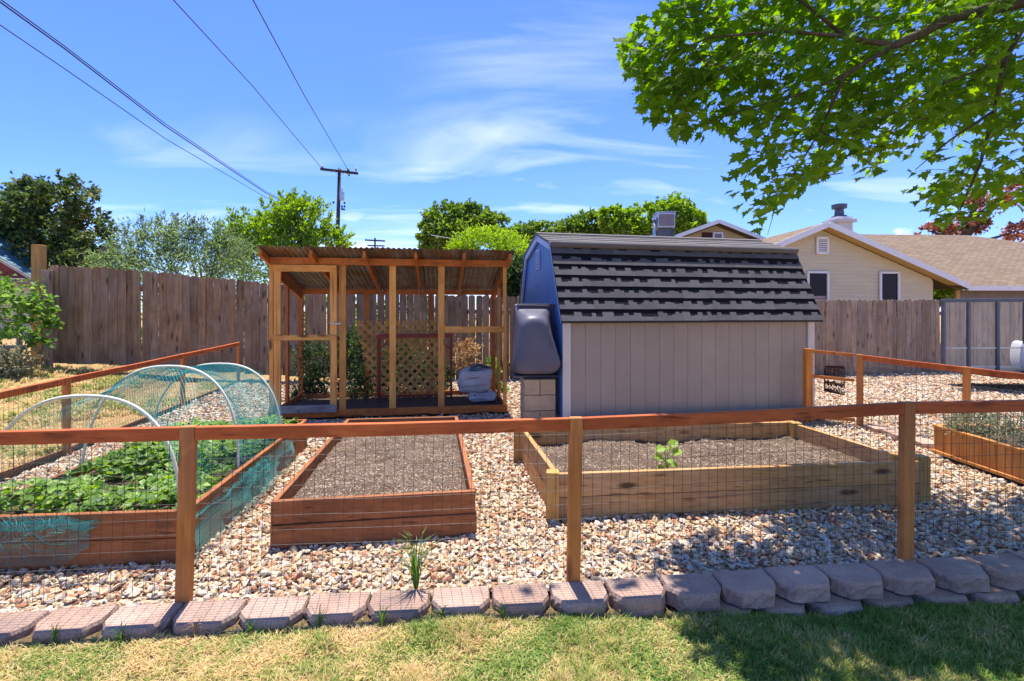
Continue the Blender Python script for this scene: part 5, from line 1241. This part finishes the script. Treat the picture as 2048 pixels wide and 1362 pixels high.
def line3(name, label, pts, r, mat='wirecable', sag=.0):
    pts = [Vector(p) for p in pts]; Q = []
    for a, b in zip(pts[:-1], pts[1:]):
        for k in range(10): Q.append(a.lerp(b, k/10)+Vector((0, 0, -sag*4*(k/10)*(1-k/10))))
    Q.append(pts[-1]); o = MB().tube(Q, r, 5).build(name, M[mat], smooth=True); return tag(o, label, 'power line', 'overhead lines')
def ext(a, b, f): return Vector(b)+(Vector(b)-Vector(a))*f
q0, q1 = P(644, 337, YP), P(345, -2, 16); line3('power_line', 'thin overhead line from the cross-arm end away from the coop', [q0, P(505, 172, 22.5), q1, ext(P(505, 172, 22.5), q1, 1.5)], .02)
q0, q1 = P(695, 338, YP), P(505, -2, 15); line3('power_line', 'steepest thin overhead line from the transformer side of the cross-arm', [q0, P(608, 190, 22), q1, ext(P(608, 190, 22), q1, 1.5)], .02)
def drop(a, r, lab): line3('power_line', lab, [P(670, 455, YP), P(530, a[0], 24), P(330, a[1], 16), P(130, a[2], 12), P(0, a[3], 10.2), P(-200, a[4], 8.5)], r)
drop((385, 252, 98, 4, -140), .019, 'upper of the thick twin service cables crossing the sky')
drop((382, 247, 93, -2, -150), .014, 'slightly higher strand twisted beside the thick service cable')
drop((394, 277, 138, 50, -90), .012, 'lower service cable crossing the sky on its own')
line3('house_cable', 'thin pale cable running from the round tree towards the shed gable', [P(862, 470, 24), P(960, 487, 22), P(1060, 493, 20), P(1250, 520, 19.5)], .012, 'paleline')
# ================================================================== maple overhanging from the right
mt = thing('maple_tree', (6.2, 1.2, lawn_z(6.2)), 'broad-leaved maple whose leafy branches overhang the lawn and shed', 'tree')
limb = [Vector((6.2, 1.2, -.15)), Vector((6.15, 1.3, 1.6)), Vector((6.0, 1.6, 2.9)), Vector((5.0, 2.4, 3.5)), P(2080, -5, 3.3), P(1900, 36, 3.2), P(1835, 70, 3.12), P(1785, 93, 3.08), P(1740, 84, 3.08), P(1690, 72, 3.08), P(1560, 62, 3.1), P(1420, 75, 3.1), P(1310, 120, 3.1)]
lr = [.24, .2, .17, .1, .045, .034, .03, .028, .017, .013, .009, .006, .003]
MB().tube(limb, lr, 10).build('trunk', M['barkZ'], mt, smooth=True)
brs = [([limb[7], P(1730, 125, 3.05), P(1690, 150, 3.05), P(1668, 200, 3.1), P(1640, 260, 3.3), P(1600, 330, 3.6)], .017),
       ([P(1690, 150, 3.05), P(1600, 190, 3.1), P(1500, 215, 3.2), P(1400, 250, 3.3)], .009),
       ([P(1640, 260, 3.3), P(1700, 300, 3.5), P(1760, 340, 3.7)], .008), ([P(1600, 330, 3.6), P(1555, 400, 3.9), P(1535, 470, 4.0)], .006),
       ([limb[4], P(2010, 120, 3.3), P(1990, 220, 3.3), P(1960, 330, 3.4), P(1920, 420, 3.5)], .02), ([P(1990, 220, 3.3), P(1900, 280, 3.3), P(1830, 340, 3.4)], .01),
       ([P(2010, 120, 3.3), P(1880, 170, 3.2), P(1780, 230, 3.2)], .01), ([limb[9], P(1600, 0, 3.1), P(1480, -60, 3.0), P(1350, -40, 2.9)], .012),
       ([limb[3], Vector((4.4, 3.0, 4.8)), Vector((3.0, 3.4, 5.6)), Vector((1.2, 3.8, 5.4))], .05), ([limb[2], Vector((4.6, 1.5, 4.6)), Vector((2.6, 1.6, 5.0)), Vector((1.4, 2.4, 4.6))], .06), ([limb[3], Vector((5.0, 3.6, 5.2)), Vector((4.2, 4.6, 5.6)), Vector((3.2, 4.9, 5.2))], .05)]
for pts, r_ in brs:
    k = len(pts); MB().tube(pts, [lerp(r_, r_*.25, i/(k-1)) for i in range(k)], 7).build('branch', M['barkZ'], mt, smooth=True)
POLY = [(1325, -400), (1330, 0), (1300, 40), (1240, 75), (1236, 130), (1262, 175), (1275, 235), (1330, 262), (1360, 300), (1400, 300), (1440, 262), (1475, 290), (1490, 320), (1452, 355), (1448, 395), (1475, 425), (1500, 470), (1545, 492), (1560, 470), (1560, 430), (1590, 415), (1600, 385), (1640, 372), (1665, 350), (1690, 345), (1715, 385), (1735, 365), (1755, 355), (1790, 345), (1812, 330), (1828, 300), (1850, 250), (1862, 300), (1808, 370), (1810, 395), (1840, 420), (1865, 455), (1930, 462), (1960, 440), (2048, 425), (2600, 420), (2600, -400)]
PX = np.array(POLY, dtype=float)
def inpoly(x, y):
    c = False; j = len(POLY)-1
    for i in range(len(POLY)):
        xi, yi = POLY[i]; xj, yj = POLY[j]
        if (yi > y) != (yj > y) and x < (xj-xi)*(y-yi)/(yj-yi)+xi: c = not c
        j = i
    return c
SH = (-tosun.x/tosun.z, -tosun.y/tosun.z)
def shade_ok(p, fuzz):
    gx_ = p[0]+SH[0]*p[2]; gy_ = p[1]+SH[1]*p[2]
    lim = interp(gx_, [-.4, .0, .3, .9, 2.0, 3.4, 6], [2.0, 2.5, 2.85, 3.1, 3.45, 4.0, 4.6])
    left = interp(gy_, [0, 1.4, 2.06, 2.4, 2.6], [1.1, .8, .42, -.02, .15])
    return gy_ < lim+fuzz and gx_ > left-fuzz
def visible_ok(p):
    if p[1] < .3: return True
    x, y = proj(p)
    if 0 < x < 2048 and 0 < y < 600 and p[1] < 2.75: return False
    x += 26*noise.noise((p[0]*6, p[1]*6, p[2]*6)); y += 26*noise.noise((p[2]*6, p[0]*6, 9.0+p[1]*6))
    if -60 < x < 2110 and -60 < y < 1400: return inpoly(x, y)
    return not (y > -60 and x < 2110)
MAPLE = [(0, 0), (.10, -.06), (.30, -.10), (.22, .06), (.46, .10), (.60, .20), (.44, .28), (.56, .50), (.38, .44), (.26, .42), (.22, .66), (.13, .64), (0, 1), (-.13, .64), (-.22, .66), (-.26, .42), (-.38, .44), (-.56, .50), (-.44, .28), (-.60, .20), (-.46, .10), (-.22, .06), (-.30, -.10), (-.10, -.06)]
MT = np.array(MAPLE); ctr = np.array([0, .3])
leaves = []   # (pos, up, nrm, size)
def add_twig(a, dirv, L, n, size):
    dirv = Vector(dirv).normalized(); tw = [a]
    for k in range(4): tw.append(tw[-1]+(dirv+Vector((0, 0, -.12*k))).normalized()*L/4)
    got = 0
    for k in range(n):
        u = (k+.6)/n*3.999; i = int(u); b = tw[i].lerp(tw[i+1], u-i); side = 1 if k % 2 else -1
        sd = dirv.cross(Vector((0, 0, 1))); sd = sd.normalized() if sd.length > .01 else Vector((1, 0, 0))
        lp = b+sd*side*random.uniform(.02, .07)+Vector((random.gauss(0, .02), random.gauss(0, .02), random.uniform(-.06, .02)))
        up = (sd*side*.8+dirv*.7+Vector((random.gauss(0, .3), random.gauss(0, .3), -.55+random.gauss(0, .25)))).normalized()
        nr = Vector((random.gauss(0, .35), random.gauss(0, .35)-.05, 1)).normalized()
        s_ = size*random.uniform(.7, 1.15); q = lp+up*s_*.5
        if visible_ok(q) and visible_ok(lp+up*s_*.9) and shade_ok(q, .12): leaves.append((lp, up, nr, s_)); got += 1
    return tw, got
twm = MB(); tries = 0
# twigs seen in the picture (spread through depth)
while tries < 1250:
    tries += 1
    px, py = random.uniform(1245, 2110), random.uniform(-120, 470)
    if not inpoly(px, py): continue
    edge_ = ss((px-1300)/300)
    if py > 230 and random.random() < .45: continue
    Yd = random.uniform(3.0, 4.7) if px > 1450 else random.uniform(3.0, 3.9)
    a = P(px, py, Yd); dv = Vector((-.8+random.gauss(0, .5), random.gauss(0, .5), -.35+random.gauss(0, .35)))
    tw, g = add_twig(a, dv, random.uniform(.25, .5), 8, .092)
    if g > 6: twm.tube(tw, [.003, .003, .0022, .0018, .001], 4, False)
# crown out of frame, above and to the right
tries = 0
while tries < 1150:
    tries += 1
    a = Vector((random.uniform(-.3, 7.5), random.uniform(-1.0, 6.0), random.uniform(2.6, 7.2)))
    ce = Vector((4.4, 2.2, 4.9)); q = Vector(((a.x-ce.x)/4.8, (a.y-ce.y)/3.6, (a.z-ce.z)/2.6))
    if q.length > 1 or not shade_ok(a, .1) or not visible_ok(a): continue
    if a.y > .2 and -60 < proj(a)[0] < 2100 and proj(a)[1] > -60: continue
    tw, g = add_twig(a, Vector((random.gauss(-.3, .7), random.gauss(0, .7), random.gauss(-.1, .4))), random.uniform(.35, .7), 8, .115)
    if g > 3: twm.tube(tw, [.004, .0035, .003, .002, .001], 4, False)
twm.build('twigs', M['barkZ'], mt)
def leaf_geo(pos, up, nr, s_, curl):
    up = Vector(up); nr = Vector(nr); nr = (nr-up*nr.dot(up)).normalized(); sd = up.cross(nr)
    up_, nr_, sd_ = np.array(up), np.array(nr), np.array(sd)
    x = MT[:, :1]*s_*.95; y = MT[:, 1:]*s_; z = curl*s_*(np.abs(MT[:, :1])*.5-MT[:, 1:]**2*.35)
    return np.array(pos)+sd_*x+up_*y+nr_*z
def inframe(l):
    x, y = proj(l[0]+l[1]*l[3]*.5) if l[0].y > .3 else (-999, 0)
    return 0 < x < 2048 and 0 < y < 1362
vis = sorted([i for i, l in enumerate(leaves) if inframe(l)], key=lambda i: leaves[i][0].y)
own = set(vis[:300]); K = len(MAPLE)
fan = [(K, i, (i+1) % K) for i in range(K)]
def leafmesh(curl, i):
    g = leaf_geo((0, 0, 0), (0, 1, 0), (0, 0, 1), 1.0, curl); c = np.array([[0, .3, -.02]]); me = bpy.data.meshes.new('leaf'); me.from_pydata(np.concatenate([g, c]).tolist(), [], fan); me.materials.append(M['maple']); me.update(); return me
LM = [leafmesh(c, i) for i, c in enumerate((.15, .3, .45, .6, -.1))]
VV = []; FF = []; b = 0
for i, (pos, up, nr, s_) in enumerate(leaves):
    if i in own:
        o = bpy.data.objects.new('leaf', LM[i % 5]); o.parent = mt; COL.objects.link(o)
        nn = (nr-up*nr.dot(up)).normalized(); xx = up.cross(nn)
        Mx = Matrix((xx, up, nn)).transposed().to_4x4(); o.rotation_euler = Mx.to_euler(); o.location = pos-Vector(mt.location); o.scale = (s_, s_, s_)
    else:
        g = leaf_geo(pos, up, nr, s_, random.uniform(-.1, .6)); c = np.array(pos)+np.array(up)*s_*.3
        VV.append(g); VV.append(c[None]); FF.append(np.array(fan)+b); b += K+1
cr = np_mesh('crown', np.concatenate(VV), np.concatenate(FF), M['maple'], mt); cr['kind'] = 'stuff'
print('maple leaves', len(leaves), 'in view', len(vis))

# ================================================================== gravel stones
def ico(sub):
    import bmesh
    bm = bmesh.new(); bmesh.ops.create_icosphere(bm, subdivisions=sub, radius=1.0); V = np.array([v.co[:] for v in bm.verts]); Fs = [[v.index for v in f.verts] for f in bm.faces]; bm.free(); return V, Fs
IV, IF = ico(2)
sprotos = []
for k in range(14):
    V = IV.copy(); r_ = np.random.default_rng(100+k)
    for c in range(10):   # flatten facets: angular crushed stone
        nrm = r_.normal(size=3); nrm /= np.linalg.norm(nrm); dcut = r_.uniform(.35, .75); dp = V @ nrm; ex = np.maximum(0, dp-dcut); V -= np.outer(ex*.97, nrm)
    V += np.array([[noise.noise((v[0]*1.7+k*9, v[1]*1.7, v[2]*1.7)) for v in V]]).T*V*.1
    V *= np.array([1.22, r_.uniform(.6, .95), r_.uniform(.42, .7)]); sprotos.append(proto('stone%02d' % k, V, IF, M['stone'], smooth=False))
def inquad(x, y, cor, m=0.0):
    for k in range(4):
        a, b_ = cor[k], cor[(k+1) % 4]
        if (b_[0]-a[0])*(y-a[1])-(b_[1]-a[1])*(x-a[0]) < -m*math.hypot(b_[0]-a[0], b_[1]-a[1]): return False
    return True
quadC = [tuple(C.p(*q).xy) for q in ((-.05, -.02, 0), (3.22, -.02, 0), (3.22, 1.55, 0), (-.05, 1.55, 0))]
quadS = [tuple(S.p(*q).xy) for q in ((0, 0, 0), (L_, 0, 0), (L_, W_, 0), (0, W_, 0))]
quadP = [tuple(pb.xy), tuple(pf.xy), tuple(pe.xy), tuple(pa.xy)]
pts = []; rt = []; sc_ = []; ix = []
def stones(x0, x1, y0, y1, dens, r0, r1):
    n = int((x1-x0)*(y1-y0)*dens)
    X = rng.uniform(x0, x1, n); Yv = rng.uniform(y0, y1, n)
    for x, y in zip(X, Yv):
        if x < left_x(y)+.02 or y < front_line(x)-.03 or y > fence_y(x)-.05: continue
        if abs(x) > 1.16*y+.9: continue
        if any(inquad(x, y, q, .03) for q in (B1, B2, B3, quadS)) or inquad(x, y, quadC, -.0) or inquad(x, y, quadP, .02): continue
        r_ = random.uniform(r0, r1); 
        if random.random() < .25: r_ *= .6
        z = gz(x, y)-.028+r_*random.uniform(.15, .75)+max(0, noise.noise((x*1.3, y*1.3, 3.0)))*.012
        if y < front_line(x)+.06: z -= .012
        pts.append((x, y, z)); rt.append((random.gauss(0, .5), random.gauss(0, .5), random.uniform(0, 6.28))); sc_.append((r_,)*3); ix.append(random.randrange(14))
stones(-4.6, 5.4, 2.1, 4.2, 2300, .011, .028)
stones(-5.6, 6.8, 4.2, 6.8, 1500, .013, .032)
stones(-6, 13.5, 6.8, 12.8, 700, .02, .042)
scatter('gravel', pts, rt, sc_, ix, sprotos, 'cream, grey and rust-coloured crushed stone covering the garden paths', 'gravel')
print('stones', len(pts))

# ================================================================== lawn grass
def tuft(seed, nb, h, spread, lean):
    r_ = random.Random(seed); V = []; Fs = []
    for k in range(nb):
        a = r_.uniform(0, 6.28); x, y = r_.gauss(0, spread), r_.gauss(0, spread); hh = h*r_.uniform(.55, 1.15); w_ = r_.uniform(.0014, .003); l = hh*r_.uniform(.2, lean)
        dx, dy = math.cos(a), math.sin(a); sx, sy = -dy, dx; b = len(V)
        V += [(x-sx*w_, y-sy*w_, 0), (x+sx*w_, y+sy*w_, 0), (x+dx*l*.35-sx*w_*.8, y+dy*l*.35-sy*w_*.8, hh*.6), (x+dx*l*.35+sx*w_*.8, y+dy*l*.35+sy*w_*.8, hh*.6), (x+dx*l, y+dy*l, hh*(1-.25*lean*.5))]
        Fs += [(b, b+1, b+3, b+2), (b+2, b+3, b+4)]
    return V, Fs
gp = [proto('tuft%d' % k, *tuft(k, 16, .05, .012, .9), M['grass']) for k in range(6)]+[proto('tuft%d' % (6+k), *tuft(20+k, 14, .028, .016, 2.2), M['grass']) for k in range(4)]
pts = []; rt = []; sc_ = []; ix = []
def grass(x0, x1, y0, y1, dens):
    n = int((x1-x0)*(y1-y0)*dens); X = rng.uniform(x0, x1, n); Yv = rng.uniform(y0, y1, n)
    for x, y in zip(X, Yv):
        f = front_line(x)-.235
        if y > f: continue
        d_ = noise.noise((x*2.1, y*2.1, 5.0))+.5*noise.noise((x*6, y*6, 8.0))-.25*ss((-x-.4)/1.0)+.22*ss((x-.2)/1.5)
        if random.random() > .46+1.25*d_: 
            if random.random() > .45: continue
            k = random.randrange(6, 10); s_ = random.uniform(.6, 1.1)
        else: k = random.randrange(0, 6) if d_ > -.1 else random.randrange(4, 10); s_ = random.uniform(.55, 1.1)*(1+.5*max(-.4, d_))
        if y > f-.06: s_ *= .8
        pts.append((x, y, lawn_z(x)+.002)); rt.append((random.gauss(0, .2), random.gauss(0, .2), random.uniform(0, 6.28))); sc_.append((1.0, 1.0, s_)); ix.append(k)
grass(-2.8, 4.6, 1.75, 2.85, 6200)
grass(-4, 4.5, .4, 1.75, 1300)
scatter('grass', pts, rt, sc_, ix, gp, 'short mottled green and straw-coloured lawn grass in front of the block wall', 'grass')
print('tufts', len(pts))
# dry tufts and seedlings in the yard beyond the left fence
pts = []; rt = []; sc_ = []; ix = []
for k in range(9000):
    y = random.uniform(3.2, 9.3); x = random.uniform(-11, left_x(y)-.1)
    if abs(x) > 1.16*y+.5: continue
    d_ = noise.noise((x*.9, y*.9, 2.0))
    if random.random() > .35+d_: continue
    pts.append((x, y, gz(x, y)-.06)); rt.append((0, 0, random.uniform(0, 6.28))); s_ = random.uniform(1., 2.2); sc_.append((s_*1.6, s_*1.6, s_)); ix.append(random.randrange(0, 10))
scatter('dry_grass', pts, rt, sc_, ix, [p.copy() for p in gp], 'sparse dry grass on the bare earth beyond the left-hand wire fence', 'grass')
# single weeds
def weed(label, loc, n, h, sp, mat='weed'):
    t = thing('weed', loc, label, 'weed'); V = []; Fs = []; loc = Vector(loc)
    for k in range(n):
        a = random.uniform(0, 6.28); l = h*random.uniform(.15, .5)*sp; hh = h*random.uniform(.5, 1.1); w_ = h*.006+.0016; d_ = Vector((math.cos(a), math.sin(a), 0)); s_ = Vector((-d_.y, d_.x, 0))*w_
        b = len(V); p1 = loc+d_*l*.2+Vector((0, 0, hh*.5)); p2 = loc+d_*l*.6+Vector((0, 0, hh*.9)); p3 = loc+d_*l*1.2+Vector((0, 0, hh*.95)); r0 = loc+d_*.01
        V += [r0-s_, r0+s_, p1-s_, p1+s_, p2-s_*.7, p2+s_*.7, p3]; Fs += [(b, b+1, b+3, b+2), (b+2, b+3, b+5, b+4), (b+4, b+5, b+6)]
    mb = MB(); mb.add(V, Fs); mb.build('blades', M[mat], t); return t
g_ = G(832, 1172); weed('tall single grass weed growing in the gravel behind the block wall', (g_.x, g_.y, -.01), 44, .27, 1.3)
for i, (px, lab) in enumerate(((110, 'small weed in the block joint nearest the left edge'), (250, 'low weed tuft between blocks left of the first fence post'), (395, 'dry weed sprout between blocks beside the first fence post'), (508, 'green weed clump in the joint right of the first fence post'), (640, 'small weed tuft two joints right of the first fence post'), (768, 'leafy weed in the joint below the tall grass weed'), (884, 'bright weed in the joint right of the tall grass weed'), (1005, 'small weed in the joint left of the middle fence post'))):
    Yw = 2.30+.0943*((px-1024)/F*2.3); x = (px-1024)/F*(Yw+.12); weed(lab, (x, front_line(x)-.232-.01*(i % 2), lawn_z(x)+.005), 14, random.uniform(.06, .11), 1.3, 'weed' if i != 2 else 'lf_dry')
